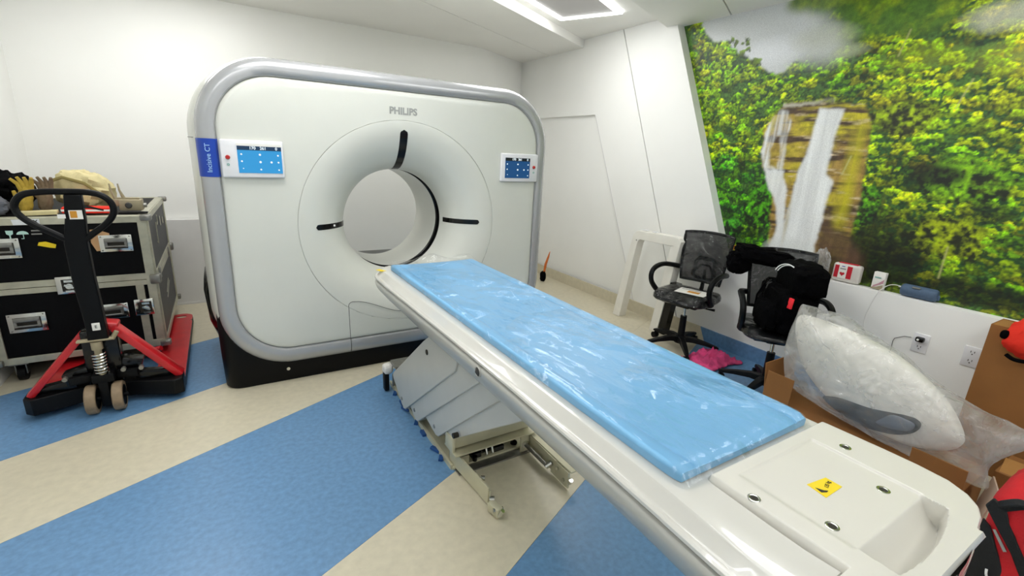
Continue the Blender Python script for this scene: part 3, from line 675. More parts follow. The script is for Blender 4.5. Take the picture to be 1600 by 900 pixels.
# near end panel with raised plinth, shallow recess and hand pocket
XS, YS = .0028, .0024
y_s = np.arange(-2.600, -2.9785, -YS); q = MB(); rows = []
def outw(y):
    for (a, b), (c, d) in zip(stat, stat[1:]):
        if c <= y <= a: return b + (d - b) * (y - a) / (c - a)
    return .2
def sstep(a, b, x):
    t = max(0, min(1, (x - a) / (b - a))); return t * t * (3 - 2 * t)
def hz(x, y, xr):
    z = .8535
    # fall-off at the borders
    z -= .012 * (1 - sstep(0, .010, x + (.187 if y > -2.888 else xr))) ** 2
    z -= .014 * (1 - sstep(0, .03, xr - x)) ** 2
    z -= .010 * (1 - sstep(0, .008, -2.600 - y)) ** 2
    # shallow recess (open towards the bed's near end)
    ix = sstep(-.132, -.112, x) * (1 - sstep(.180, .186, x))
    iy = (1 - sstep(-2.640, -2.634, y)) * sstep(-2.874, -2.868, y)
    z -= .0045 * ix * iy
    # hand pocket: slopes down from the plateau, steep at the end
    yn = -2.944 + .030 * min(1, abs(x + .02) / .2) ** 2
    px = sstep(-.120, -.114, x) * (1 - sstep(.172, .179, x)); py = (1 - sstep(-2.872, -2.867, y)) * sstep(yn - .003, yn + .003, y)
    py *= sin(pi / 2 * max(0, min(1, (-2.869 - y) / (-2.869 - yn))))
    z -= .052 * px * py
    return z
nx_ = 190
for y in y_s:
    xr = outw(y) - .022; xl = -.187 if y > -2.888 else -xr; row = []
    for i in range(30): row.append(xl + (-.187 - xl) * i / 30)
    for i in range(nx_ + 1): row.append(-.187 + (xr + .187) * i / nx_)
    row = [(x, float(y), hz(x, y, xr)) for x in row]
    row = [(xl, float(y), .80)] + row + [(xr, float(y), .835)]
    rows.append(row)
rows = [[(p[0], rows[0][0][1], .835) for p in rows[0]]] + rows
e = rows[-1]; rows += [[(p[0], p[1] - .003, p[2] - .006 if p[2] > .84 else .835) for p in e], [(p[0], p[1] - .004, .835) for p in e]]
q.loft(rows, closed_ring=False); EP = obj('end_panel', q, M['endw'], T, smooth=45)
for x, y in ((-.168, -2.699), (-.097, -2.82), (.222, -2.699), (.127, -2.82)):
    z = hz(x, y, .34)
    f = obj('fixing_ring', MB().lathe([(.0075, z - .001), (.0082, z + .0008), (.0105, z + .0016), (.0130, z + .0010), (.0138, z - .002)], (x, y, 0), 'z', 24), M['chrome'], EP)
    obj('socket', MB().lathe([(0, z + .0006), (.0082, z + .0006), (.0082, z - .003)], (x, y, 0), 'z', 16), M['ink'], EP)
def flatquad(ps, z, th=.0006): return MB().prism(ps, z, z + th, 'z')
stk = obj('warning_sticker', flatquad([(-.012, -2.727), (-.019, -2.771), (.053, -2.770), (.053, -2.735)], .8492), M['yellow'], EP, 'yellow sticker with a small black figure and a weight')
obj('sticker_figure', MB().prism([(-.0065, -2.742), (-.011, -2.757), (.001, -2.763), (.009, -2.762), (.001, -2.756)], .8499, .8503, 'z'), M['ink'], EP)
text('sticker_lettering', '135 kg', .0115, frame((.030, -2.750, .8500), (.95, .30, 0), (-.30, .95, 0)), M['ink'], EP)
obj('small_sticker', flatquad([(-.345, -.474), (-.318, -.468), (-.292, -.520), (-.325, -.522)], .8425), M['yellow'], T, 'small yellow sticker at the far corner')
# lifting column : stepped cover plates
PL = [([(-1.12, .66), (-1.02, .592), (-.50, .185), (-.487, .165), (-.50, .145), (-.655, .045), (-.685, .032), (-.715, .040), (-1.40, .59), (-1.43, .66)], .262),
      ([(-1.3, .66), (-.75, .20), (-.72, .12), (-.835, .062), (-.868, .050), (-.90, .058), (-1.61, .63), (-1.64, .66)], .252),
      ([(-1.5, .66), (-.97, .22), (-.93, .15), (-1.09, .115), (-1.135, .108), (-1.17, .118), (-1.78, .64), (-1.80, .66)], .242),
      ([(-1.7, .66), (-1.15, .24), (-1.12, .20), (-1.24, .165), (-1.30, .175), (-1.335, .20), (-1.95, .645), (-1.97, .66)], .232)]
for k, (pts, hw) in enumerate(PL):
    p = obj('cover_plate', MB().prism(pts, -hw, hw, 'x'), M['plate'], T, bevel=.004)
    y, z = [(-.66, .085), (-.85, .105), (-1.12, .15), (-1.26, .205)][k]
    obj('plate_screw', MB().lathe([(0, -hw - .003), (.010, -hw - .003), (.012, -hw + .001)], (0, y, z), 'x', 14), M['steel'], p)
for y, z, r in ((-1.07, .55, .014), (-1.40, .265, .013)):
    q = MB().lathe([(0, -.2655), (r, -.2655), (r, -.24)], (0, y, z), 'x', 16); obj('slot_hole', q, M['ink'], T)
# floor frame, cross beam, mechanism, brackets
q = MB().box((0, -.80, .009), (.44, 1.02, .018), bev=.003); q.box((-.222, -.80, .014), (.012, 1.0, .028)); q.box((.222, -.80, .014), (.012, 1.0, .028)); FF = obj('floor_frame', q, M['cream'], T)
for i, y in enumerate((-.45, -.58, -.66, -.83, -.95, -1.12, -1.20)):
    obj('tape_piece', MB().box((-.238 + .004 * (i % 2), y, .009), (.022, .035 + .012 * (i % 3), .014), (.1, .2, .5 * (i % 3 - 1))), M['tapeb'], FF)
q = MB().box((0, -1.27, .165), (.44, .10, .075), bev=.008); q.box((-.228, -1.29, .158), (.02, .09, .088), bev=.008); q.box((0, -1.30, .118), (.47, .13, .008)); obj('cross_beam', q, M['cream'], T)
q = MB().box((0, -1.225, .062), (.40, .012, .11)); q.box((0, -1.29, .004), (.42, .14, .008)); obj('back_plate', q, M['steel'], T)
q = MB().box((-.02, -1.255, .07), (.10, .05, .09)); q.box((-.08, -1.27, .03), (.05, .05, .03)); q.box((.05, -1.27, .03), (.06, .05, .03)); q.cyl((-.15, -1.26, .05), (.13, -1.25, .075), .006, 10)
q.cyl((-.11, -1.237, .075), (-.11, -1.25, .075), .016, 14); q.cyl((.07, -1.237, .085), (.07, -1.25, .085), .016, 14); q.cyl((.15, -1.27, .02), (.15, -1.29, .035), .015, 14); q.cyl((-.1, -1.31, .02), (-.1, -1.31, .045), .012, 12)
ME = obj('drive_mechanism', q, M['blackg'], T)
for x in (-.025, .01): obj('silver_pin', MB().cyl((x, -1.30, .025), (x, -1.285, .055), .008, 12), M['chrome'], ME)
q = MB(); q.box((-.196, -1.43, .058), (.008, .36, .085), (0, 0, .07)); q.box((-.172, -1.335, .06), (.05, .007, .05)); q.box((-.178, -1.60, .05), (.008, .03, .07)); q.box((-.18, -1.665, .030), (.035, .07, .045), (0, 0, .2), bev=.006)
B = obj('bracket', q, M['cream'], T)
for a, b, r in (((-.172, -1.40, .03), (-.150, -1.42, .03), .013), ((-.166, -1.50, .07), (-.150, -1.51, .07), .011), ((-.185, -1.62, .05), (-.165, -1.63, .05), .012), ((-.20, -1.68, .04), (-.155, -1.69, .04), .011), ((-.18, -1.70, .02), (-.17, -1.715, .055), .009)):
    obj('bolt', MB().cyl(a, b, r, 10), M['chrome'], B)
q = MB(); q.box((.206, -1.46, .062), (.008, .26, .07), (0, 0, -.03)); q.box((.205, -1.62, .052), (.010, .14, .085), (0, 0, -.03)); q.box((.175, -1.345, .055), (.05, .008, .09)); q.box((.19, -1.30, .112), (.07, .10, .008)); q.box((.222, -1.45, .10), (.03, .5, .006))
B = obj('bracket', q, M['cream'], T)
obj('rod', MB().cyl((.175, -1.35, .055), (.180, -1.555, .05), .011, 14), M['steel'], B)
for a, b, r in (((.165, -1.36, .055), (.185, -1.345, .055), .017), ((.17, -1.55, .05), (.196, -1.56, .07), .014), ((.19, -1.61, .07), (.2, -1.61, .07), .008), ((.19, -1.66, .04), (.2, -1.66, .04), .009), ((.21, -1.69, .04), (.21, -1.70, .06), .012)):
    obj('bolt', MB().cyl(a, b, r, 10), M['chrome'], B)
q = MB().box((-.272, -.375, .072), (.030, .05, .125), bev=.006); RO = obj('end_buffer', q, M['black'], T)
obj('buffer_cap', MB().blob((-.262, -.380, .160), (.062, .07, .065), amp=.1, p=3), M['paper'], RO)
q = MB().box((0, -.375, .065), (.46, .02, .09), bev=.004); q.box((0, -.43, .20), (.48, .12, .02)); obj('end_plate', q, M['steel'], T)

# ---------------------------------------------------------------- pad with its wrapping
def padring(y, hw, zt, zb=.8425, r=.010, dip=.006):
    P = []
    for i in range(5):
        a = pi / 2 * i / 4; P.append((hw - r + r * cos(a), y, zt - r + r * sin(a)))
    for u in (.95, .86, .845, .835, .825, .81, .7, .5, .3, .1, -.1, -.3, -.5, -.7, -.81, -.825, -.835, -.845, -.86, -.95):
        P.append((u * (hw - r), y, zt - dip * (1 - u * u) - (.0045 if abs(abs(u) - .835) < .001 else .0022 if abs(abs(u) - .835) < .012 else 0)))
    for i in range(5):
        a = pi / 2 + pi / 2 * i / 4; P.append((-hw + r + r * cos(a), y, zt - r + r * sin(a)))
    P += [(-hw + .002, y, zb), (hw - .002, y, zb)]
    return P
q = MB(); ys_ = [(-.500, .262, .866), (-.497, .266, .872)] + [(-.52 - i * .0857, .264, .8735) for i in range(24)] + [(-2.53, .264, .8735), (-2.565, .262, .872), (-2.583, .256, .866)]
ys_ = [(-.500, .258, .862), (-.503, .264, .871)] + ys_[2:]
q.loft([padring(y, hw, z) for y, hw, z in ys_], cap=True)
PAD = obj('bed_pad', q, M['matt'], None, 'flat light blue pad in clear plastic on the scanner bed', 'pad', smooth=60)
q = MB(); rows = []
for i in range(150):
    t = i / 149; y = -.455 - t * 2.150; row = []
    for j in range(45):
        u = -1 + 2 * j / 44; x = u * .273
        pk = max(0, noise.noise(Vector((x * 2.2, y * 1.5, 7))) + .15); nn = noise.noise(Vector((x * 5, y * 2.5, 1.3))) * .003 + pk * abs(noise.noise(Vector((x * 16, y * 9, 4.3)))) * .010
        z = .8795 - .0055 * (1 - u * u) + nn
        if t < .16: z += .026 * (1 - t / .16) * max(0, .35 + noise.noise(Vector((x * 7, y * 9, 8)))) * 2
        if abs(u) > .93: z -= (abs(u) - .93) / .07 * .030
        if t > .985: z -= (t - .985) / .015 * .028
        if t < .02: z -= (1 - t / .02) * .022
        row.append((x + .004 * noise.noise(Vector((y * 11, u, 2))), y, z))
    rows.append(row)
q.loft(rows, closed_ring=False); obj('plastic_wrap', q, M['film'], PAD, smooth=80)
# ================================================================ left side: flight case
CX0, CX1, CY0, CY1, CZ0, CZ1 = -2.325, -1.495, .68, 1.83, .135, 1.03
FC = thing('flight_case', 'big black wheeled flight case with aluminium edges behind the pallet truck', 'flight case', ((CX0 + CX1) / 2, (CY0 + CY1) / 2, 0))
cx, cy = (CX0 + CX1) / 2, (CY0 + CY1) / 2
e_ = .012
body = obj('case_body', MB().box((cx, cy, (CZ0 + .60) / 2), (CX1 - CX0 - e_, CY1 - CY0 - e_, .60 - CZ0)), M['casebl'], FC)
lid = obj('case_lid', MB().box((cx, cy, (.625 + CZ1) / 2), (CX1 - CX0 - e_, CY1 - CY0 - e_, CZ1 - .625)), M['casebl'], FC)
for z0, z1, nm in ((CZ0 + .03, .595, body), (.645, CZ1 - .03, lid)):
    obj('end_panel', MB().box((CX1 - .004, cy, (z0 + z1) / 2), (.006, CY1 - CY0 - .09, z1 - z0)), M['caseside'], nm, 'black side panel coloured greyer for the light on it')
t = .006; w2 = .042
def edge(p, d): obj('edge_strip', MB().box(p, d, bev=.002, seg=1), M['alu'], FC)
for y in (CY0, CY1):
    for z, h in ((CZ0 + w2 / 2, w2), (.592, .034), (.632, .040), (CZ1 - w2 / 2, w2)):
        edge((cx, y, z), (CX1 - CX0, t * 2, h))
for x in (CX0, CX1):
    for z, h in ((CZ0 + w2 / 2, w2), (.592, .034), (.632, .040), (CZ1 - w2 / 2, w2)):
        edge((x, cy, z), (t * 2, CY1 - CY0, h))
    for y in (CY0, CY1):
        sx = 1 if x == CX0 else -1; sy = 1 if y == CY0 else -1
        edge((x + sx * .024, y - sy * .001, (CZ0 + CZ1) / 2), (.050, t * 2, CZ1 - CZ0 - .01)); edge((x - sx * .001, y + sy * .024, (CZ0 + CZ1) / 2), (t * 2, .050, CZ1 - CZ0 - .01))
for y in (CY0, CY1): edge((cx, y + (.022 if y == CY0 else -.022), CZ1 + .001), (CX1 - CX0, .044, t))
for x in (CX0, CX1): edge((x + (.022 if x == CX0 else -.022), cy, CZ1 + .0015), (.044, CY1 - CY0, t))
for x in (CX0, CX1):
    for y in (CY0, CY1):
        for z in (CZ0 + .02, .612, CZ1 - .012):
            obj('corner_plate', MB().box((x, y, z), (.060, .060, .038 if z != .612 else .062), bev=.008), M['steel'], FC)
# upright strip and odd latch on the lower right front
edge((-1.585, CY0 - .002, .36), (.044, .010, .44)); edge((-1.545, CY0 - .003, .165), (.08, .010, .04))
def recess_handle(x, z, w_, h_, par):
    y = CY0 - .006
    f = obj('handle_dish', MB().box((x, y, z), (w_, .008, h_), bev=.0035), M['chrome'], par)
    obj('dish_floor', MB().box((x, y - .005, z - .002), (w_ - .05, .003, h_ - .045)), M['ink'], f)
    q = MB().box((x, y - .013, z + .022), (w_ - .055, .012, .026), bev=.004); q.box((x - w_ * .3, y - .010, z), (.014, .012, .05)); q.box((x + w_ * .3, y - .010, z), (.014, .012, .05))
    q.tube([(x - w_ * .3, y - .014, z - .018), (x + w_ * .3, y - .014, z - .018)], .006, 8)
    obj('grip', q, M['steel'], f)
    for sx in (-1, 1):
        for sz in (-1, 1): obj('rivet', MB().lathe([(0, y - .0065), (.004, y - .006), (.005, y - .003)], (x + sx * (w_ / 2 - .012), 0, z + sz * (h_ / 2 - .011)), 'y', 8), M['steel'], f)
recess_handle(-2.190, .855, .175, .118, lid); recess_handle(-1.665, .860, .165, .108, lid)
recess_handle(-2.150, .397, .175, .118, body); recess_handle(-1.745, .415, .165, .10, body)
def latch(x, z, par):
    y = CY0 - .009
    f = obj('butterfly_latch', MB().box((x, y, z), (.105, .012, .112), bev=.006), M['chrome'], par)
    q = MB().box((x + .008, y - .008, z), (.065, .006, .075)); obj('latch_well', q, M['ink'], f)
    q = MB().lathe([(0, y - .018), (.018, y - .017), (.020, y - .010)], (x + .01, 0, z - .005), 'y', 16); q.box((x + .01, y - .020, z - .005), (.046, .006, .012), (0, .5, 0)); q.box((x + .01, y - .014, z + .028), (.04, .008, .014)); q.box((x + .01, y - .014, z - .036), (.04, .008, .012)); obj('latch_key', q, M['chrome'], f)
latch(-1.935, .612, FC); latch(-1.578, .425, FC)
# side latches
for y, z in ((.86, .61), (1.6, .61)):
    obj('side_clasp', MB().box((CX1 + .008, y, z), (.016, .05, .08), bev=.004), M['steel'], FC)
for sx in (-1, 1):
    for sy in (-1, 1):
        x, y = cx + sx * .34, cy + sy * .49
        c_ = obj('caster', MB().cyl((x - .018, y, .048), (x + .018, y, .048), .048, 20), M['black'], FC)
        q = MB().box((x, y, .125), (.09, .10, .02)); q.box((x - .025, y, .085), (.006, .05, .08)); q.box((x + .025, y, .085), (.006, .05, .08)); obj('caster_fork', q, M['steel'], c_)
obj('caster_rail', MB().box((cx, CY0 + .12, .128), (.80, .14, .012)), M['casebl'], FC)
# stickers and prints on the front
def fr(pts, m, name, par=lid, y=CY0 - .0072):
    return obj(name, MB().prism(pts, y, y + .0012, 'y'), M[m], par)
yy = CY0 - .0065
fr([(-2.020, .885), (-1.990, .888), (-1.945, .868), (-1.952, .846), (-1.975, .850), (-2.028, .866)], 'yellow', 'yellow_sticker')
M['greenst'] = mat('green_sticker', '1d6b3c', .5)
fr([(-1.880, .925), (-1.822, .928), (-1.822, .880), (-1.880, .876)], 'greenst', 'green_sticker')
M['kraft'] = mat('kraft_label', 'c39a6d', .75, var=.1)
fr([(-1.780, .950), (-1.730, .955), (-1.725, .940), (-1.690, .925), (-1.690, .905), (-1.735, .862), (-1.680, .880), (-1.700, .820), (-1.765, .815), (-1.785, .87)], 'kraft', 'torn_paper_label')
# fragile glass and umbrella prints
M['mint'] = mat('mint_print', 'b9ddd2', .6)
z0 = .965
q = MB().prism([(-2.150, z0 - .006), (-2.148, z0 - .026), (-2.137, z0 - .034), (-2.137, z0 - .052), (-2.146, z0 - .056), (-2.122, z0 - .056), (-2.131, z0 - .052), (-2.131, z0 - .034), (-2.120, z0 - .026), (-2.118, z0 - .006)], yy - .001, yy, 'y'); obj('glass_print', q, M['mint'], lid)
q = MB(); pts = [(-2.080 + .026 * cos(a), z0 - .030 + .020 * sin(a)) for a in [pi * i / 12 for i in range(13)]] + [(-2.092, z0 - .026), (-2.080, z0 - .030), (-2.068, z0 - .026)]
q.prism([(-2.054, z0 - .030)] + pts[1:13], yy - .001, yy, 'y'); q.box((-2.078, yy - .0005, z0 - .042), (.003, .001, .026)); q.box((-2.083, yy - .0005, z0 - .055), (.012, .001, .003)); obj('umbrella_print', q, M['mint'], lid)
for k, (z, s_) in enumerate(((.955, 3), (.935, 4))): obj('small_print', MB().box((-2.02, yy - .0005, z), (.03 + .004 * s_, .001, .008)), M['steel'], lid)
M['frostpaper'] = mat('white_lid_label', 'dfe3e4', .5, var=.08, scale=20)
fr([(-2.115, 1.022), (-1.995, 1.024), (-1.995, .992), (-2.110, .990)], 'frostpaper', 'lid_label', lid, CY0 - .0095)
text('lid_lettering', '50IX', .028, frame((-2.03, CY0 - .0115, 1.007), (1, 0, 0), (0, 0, 1)), M['ink'], lid, .0006)
q = MB(); q.tube([(-1.488, 1.08, .93), (-1.487, 1.06, .78), (-1.487, 1.02, .80)], .003, 5); q.tube([(-1.488, 1.18, .97), (-1.488, 1.19, .92), (-1.488, 1.16, .90)], .003, 5); q.tube([(-1.487, 1.1, .40), (-1.487, 1.3, .46)], .002, 5); q.tube([(-1.487, 1.1, .36), (-1.487, 1.35, .43)], .002, 5); q.box((-1.488, 1.37, .90), (.003, .03, .07)); q.box((-1.488, 1.55, .88), (.003, .03, .05))
obj('chalk_marks', q, M['alu'], lid, kind='stuff')

# ---- things lying on the case
TOPZ = CZ1 + .006
obj('black_bag', MB().blob((-2.225, 1.08, TOPZ + .115), (.25, .42, .235), (0, .2, .1), amp=.22, seed=3, flatb=TOPZ + .001), M['fabblk'], None, 'soft black bag lying at the left end of the flight case', 'bag')
q = MB().blob((-2.235, .765, TOPZ + .065), (.20, .14, .13), (0, .3, 0), amp=.15, seed=8, flatb=TOPZ + .001)
obj('grey_pouch', q, mat('grey_cloth', '5d6068', .8, var=.15, bump=.2), None, 'grey pouch in front of the black bag on the flight case', 'pouch')
for i, (x, y, z, rz, c_) in enumerate(((-2.065, .80, TOPZ + .085, .3, 'canvas'), (-1.985, .83, TOPZ + .085, -.2, 'tan'))):
    q = MB().blob((x, y, z), (.062, .07, .165), (0, .15, rz), amp=.15, seed=20 + i, flatb=TOPZ + .001)
    for k in range(4):
        u = (k - 1.5) * .017
        p0 = Vector((x + u * .8 + .012, y, z + .05)); p1 = p0 + Vector((u * .4, -.004, .045 + .004 * k)); p2 = p1 + Vector((u * .6 - .01, -.012, .036 - .006 * abs(k - 1)))
        q.tube([p0, p1, p2], [.0125, .012, .008], 8)
    q.tube([(x - .02, y, z), (x - .038, y - .005, z + .03), (x - .042, y - .01, z + .055)], [.013, .012, .008], 8)
    m_ = mat('glove_' + 'ab'[i], ('b59a3a', '77664f')[i], .85, var=.25, scale=20, bump=.2)
    obj('work_glove', q, m_, None, ('yellow-cuffed work glove, fingers up, next to the black bag', 'brown work glove behind the yellow-cuffed one')[i], 'glove')
q = MB(); q.blob((-1.83, 1.03, TOPZ + .122), (.30, .30, .25), (0, .30, -.05), amp=.16, seed=5, flatb=TOPZ + .001)
CB = obj('canvas_bag', q, M['canvas'], None, 'crumpled cream canvas bag on the middle of the flight case', 'bag')
q = MB().tube([(-1.96, .90, TOPZ + .19), (-1.90, .885, TOPZ + .215), (-1.8, .88, TOPZ + .18), (-1.715, .90, TOPZ + .09)], .010, 8, flat=.5); obj('bag_hem', q, mat('olive_hem', '8f844f', .85), CB)
q = MB(); q.box((-1.78, .760, TOPZ + .028), (.24, .10, .036), (0, .02, .03), bev=.006)
RP = obj('red_packet', q, M['redcloth'], None, 'flat red and white packet under the cream canvas bag', 'packet')
obj('white_band', MB().box((-1.78, .760, TOPZ + .028), (.243, .103, .012), (0, .02, .03)), M['paper'], RP)
q = MB(); q.box((-2.01, .735, TOPZ + .016), (.18, .06, .024), (0, -.03, .04), bev=.004); obj('cream_folder', q, M['canvas'], None, 'thin cream wrapped packet left of the red one', 'packet')
# tan metal fitting with two prongs
q = MB(); q.box((-1.575, .84, TOPZ + .048), (.12, .10, .07), bev=.006); q.box((-1.625, .85, TOPZ + .062), (.09, .08, .045), bev=.004); q.box((-1.59, .84, TOPZ + .088), (.12, .04, .010))
FT = obj('metal_fitting', q, M['tan'], None, 'tan metal fitting with two upright prongs on the right end of the flight case', 'metal part')
for x in (-1.665, -1.622):
    obj('prong', MB().tube([(x + .018, .84, TOPZ + .07), (x + .008, .84, TOPZ + .10), (x - .004, .84, TOPZ + .14), (x - .008, .84, TOPZ + .182)], [.013, .010, .006, .004], 8), M['tan'], FT)
obj('pivot_bolt', MB().lathe([(0, .778), (.015, .779), (.019, .785), (.019, .80)], (-1.585, 0, TOPZ + .048), 'y', 14), M['gap'], FT)
q = MB().cyl((-1.545, .86, TOPZ + .038), (-1.50, .87, TOPZ + .040), .015, 12); q.cyl((-1.54, .83, TOPZ + .045), (-1.515, .83, TOPZ + .045), .010, 10); obj('fitting_pin', q, M['steel'], FT)
q = MB(); q.box((-1.56, .74, TOPZ + .007), (.15, .05, .010), (0, 0, .05), bev=.003); obj('dark_strip', q, M['black'], None, 'thin dark strip lying in front of the tan metal fitting', 'strip')

# ================================================================ pallet truck
J = thing('pallet_truck', 'red and black hand pallet truck with its drawbar upright in front of the flight case', 'pallet truck', (-1.73, .6, 0))
for xc in (-1.452, -2.015):
    q = MB(); hw = .078; pts = []
    yt = 1.50
    pts = [(xc - hw, .20), (xc + hw, .20)] + [(xc + hw * cos(a), yt - .07 + .078 * sin(a)) for a in [pi * i / 12 for i in range(13)]]
    # top plate with an oval hole at the tip: two halves either side of the hole
    ztop = .088
    hole = [(xc + .040 * cos(a), yt - .075 + .026 * sin(a)) for a in [2 * pi * i / 20 for i in range(20)]]
    rim_o = []
    for hx, hy in hole:
        a = atan2(hy - (yt - .075), hx - xc); c_, s_ = cos(a), sin(a)
        if s_ >= 0: rim_o.append((xc + hw * c_, yt - .07 + .078 * s_))
        else: k = min(hw / max(abs(c_), 1e-6), .12 / max(abs(s_), 1e-6)); rim_o.append((xc + k * c_, yt - .075 + k * s_))
    q.loft([[(x, y, ztop) for x, y in hole], [(x, y, ztop) for x, y in rim_o], [(x, y, ztop - .006) for x, y in rim_o], [(x, y, ztop - .006) for x, y in hole], [(x, y, ztop) for x, y in hole]])
    q.box((xc, (yt - .195 + .16) / 2, ztop - .003), (2 * hw, yt - .195 - .16, .006))
    F_ = obj('fork', q, M['redpaint'], J)
    q = MB(); q.box((xc - hw + .003, .82, ztop - .034), (.006, 1.25, .050)); q.box((xc + hw - .003, .82, ztop - .034), (.006, 1.25, .050)); obj('fork_flange', q, M['black'], F_)
    q = MB().cyl((xc - .035, 1.22, .038), (xc + .035, 1.22, .038), .037, 18); obj('load_wheel', q, M['tread'], F_)
    q = MB().box((xc, .9, .035), (.05, .7, .02)); obj('push_rod', q, M['black'], F_)
# front cross member and rocker
q = MB(); q.prism([(-2.092, .14), (-2.092, .24), (-1.95, .26), (-1.55, .26), (-1.374, .20), (-1.374, .08), (-1.42, .06), (-1.62, .15), (-1.86, .17), (-2.05, .10)], .035, .13, 'z'); obj('cross_member', q, M['black'], J, bevel=.006)
q = MB(); q.box((-1.735, .20, .30), (.16, .10, .33), bev=.01); q.box((-1.62, .20, .22), (.10, .09, .10), (0, .3, 0), bev=.01); q.box((-1.86, .20, .20), (.12, .09, .08), (0, -.3, 0), bev=.01); q.box((-1.50, .17, .155), (.20, .05, .05), (0, .15, 0), bev=.006); q.box((-1.96, .19, .15), (.18, .05, .05), (0, -.15, 0), bev=.006); obj('pump_block', q, M['blackg'], J)
# raised red A-frame
def beam(a, b, w_, h_, m, name, par=J):
    a, b = Vector(a), Vector(b); d = b - a; L_ = d.length; x = d.normalized(); z = Vector((0, 0, 1)); y = z.cross(x).normalized(); z = x.cross(y)
    q = MB().box((0, 0, 0), (L_, w_, h_), bev=min(w_, h_) * .18); mt = Matrix(((x.x, y.x, z.x, 0), (x.y, y.y, z.y, 0), (x.z, y.z, z.z, 0), (0, 0, 0, 1))); mt.translation = (a + b) / 2
    q._tf(list(q.b.verts), mt); return obj(name, q, m, par)
beam((-1.665, .185, .468), (-1.385, .16, .125), .075, .040, M['redpaint'], 'frame_beam')
beam((-1.80, .185, .450), (-2.065, .16, .13), .05, .035, M['redpaint'], 'frame_beam')
q = MB().box((-1.685, .20, .478), (.085, .10, .045), (0, .2, 0), bev=.012); obj('frame_cap', q, M['redpaint'], J)
q = MB().cyl((-1.47, .17, .165), (-1.43, .16, .16), .013, 10); q.cyl((-1.60, .50, .17), (-1.50, .45, .20), .016, 10); obj('link_pin', q, M['redpaint'], J)
# pump, spring, steering fork, wheels
q = MB().cyl((-1.735, .085, .19), (-1.735, .085, .42), .017, 14); q.cyl((-1.735, .085, .38), (-1.735, .085, .425), .026, 14); pp = obj('pump_rod', q, M['tan'], J)
pts = []
for i in range(121):
    a = 2 * pi * 7 * i / 120; pts.append((-1.735 + .029 * cos(a), .085 + .029 * sin(a), .235 + .12 * i / 120))
obj('spring', MB().tube(pts, .0048, 6), M['chrome'], J)
q = MB().box((-1.735, .085, .435), (.16, .035, .012), bev=.003); q.cyl((-1.665, .085, .43), (-1.64, .085, .47), .012, 10); obj('rocker_plate', q, M['tan'], J)
q = MB().box((-1.735, .11, .205), (.10, .09, .05), bev=.008); q.box((-1.740, .10, .11), (.045, .06, .15), bev=.006); q.cyl((-1.83, .09, .083), (-1.64, .09, .083), .012, 12); q.box((-1.84, .12, .2), (.10, .035, .045), (0, 0, .2), bev=.006); q.box((-1.63, .12, .2), (.10, .035, .045), (0, 0, -.2), bev=.006); obj('steering_fork', q, M['black'], J)
for x in (-1.800, -1.682):
    W_ = obj('steer_wheel', MB().lathe([(.060, -.024), (.078, -.024), (.083, -.018), (.083, .018), (.078, .024), (.060, .024)], (0, 0, 0), 'x', 32), M['tread'], J, world=False)
    W_.location = Vector((x, .088, .083)) - OFF[J.name]
    H_ = obj('wheel_hub', MB().lathe([(0, -.020), (.060, -.020), (.062, -.024), (.062, .024), (.060, .020), (0, .020)], (0, 0, 0), 'x', 32), M['black'], W_, world=False)
for x, z in ((-1.89, .235), (-1.56, .24), (-1.64, .245)):
    obj('bolt', MB().cyl((x, .06, z), (x, .085, z), .012, 10), M['steel'], J)
# drawbar: flat stem and D-shaped handle
q = MB(); rows = []
for y, z, x, hw, th in ((.10, .425, -1.722, .045, .030), (.09, .52, -1.720, .042, .030), (.085, .62, -1.722, .044, .028), (.075, .80, -1.727, .046, .026), (.065, .98, -1.725, .046, .024), (.06, 1.10, -1.708, .040, .022), (.06, 1.225, -1.700, .034, .022)):
    rows.append([(x - hw, y - th, z), (x + hw, y - th, z), (x + hw, y + th, z), (x - hw, y + th, z)])
q.loft(rows, cap=True); obj('drawbar', q, M['black'], J, bevel=.006)
hp = [(-1.745, .99), (-1.80, 1.03), (-1.875, 1.085), (-1.915, 1.135), (-1.918, 1.18), (-1.885, 1.222), (-1.82, 1.236), (-1.73, 1.238), (-1.64, 1.234), (-1.585, 1.215), (-1.555, 1.175), (-1.556, 1.125), (-1.590, 1.075), (-1.650, 1.025), (-1.70, .985)]
# smooth the outline
def smoothline(P, k=5):
    out = []
    n = len(P)
    for i in range(n - 1):
        p0, p1, p2, p3 = P[max(0, i - 1)], P[i], P[i + 1], P[min(n - 1, i + 2)]
        for j in range(k):
            t = j / k; out.append(tuple(.5 * (2 * b + (c - a) * t + (2 * a - 5 * b + 4 * c - d) * t * t + (-a + 3 * b - 3 * c + d) * t ** 3) for a, b, c, d in zip(p0, p1, p2, p3)))
    return out + [P[-1]]
obj('handle_loop', MB().tube([(x, .055, z) for x, z in smoothline(hp)], .0155, 10), M['black'], J)
q = MB().tube([(-1.675, .05, 1.165), (-1.64, .045, 1.160), (-1.59, .04, 1.145)], [.008, .006, .004], 8, flat=.6); obj('release_lever', q, M['blackg'], J)
q = MB().box((-1.700, .0355, 1.125), (.052, .003, .045)); l_ = obj('drawbar_label', q, M['paper'], J, 'white and orange label on the drawbar'); obj('label_patch', MB().box((-1.708, .0335, 1.127), (.026, .002, .034)), M['orange'], l_)
obj('white_tag', MB().box((-1.755, .0345, 1.118), (.030, .003, .020)), M['paper'], J)
q = MB().box((-1.715, .051, .52), (.034, .006, .042), bev=.002); w_t = obj('metal_tag', q, M['paper'], J); text('tag_lettering', 'E', .024, frame((-1.715, .0470, .52), (1, 0, 0), (0, 0, 1)), M['ink'], w_t)
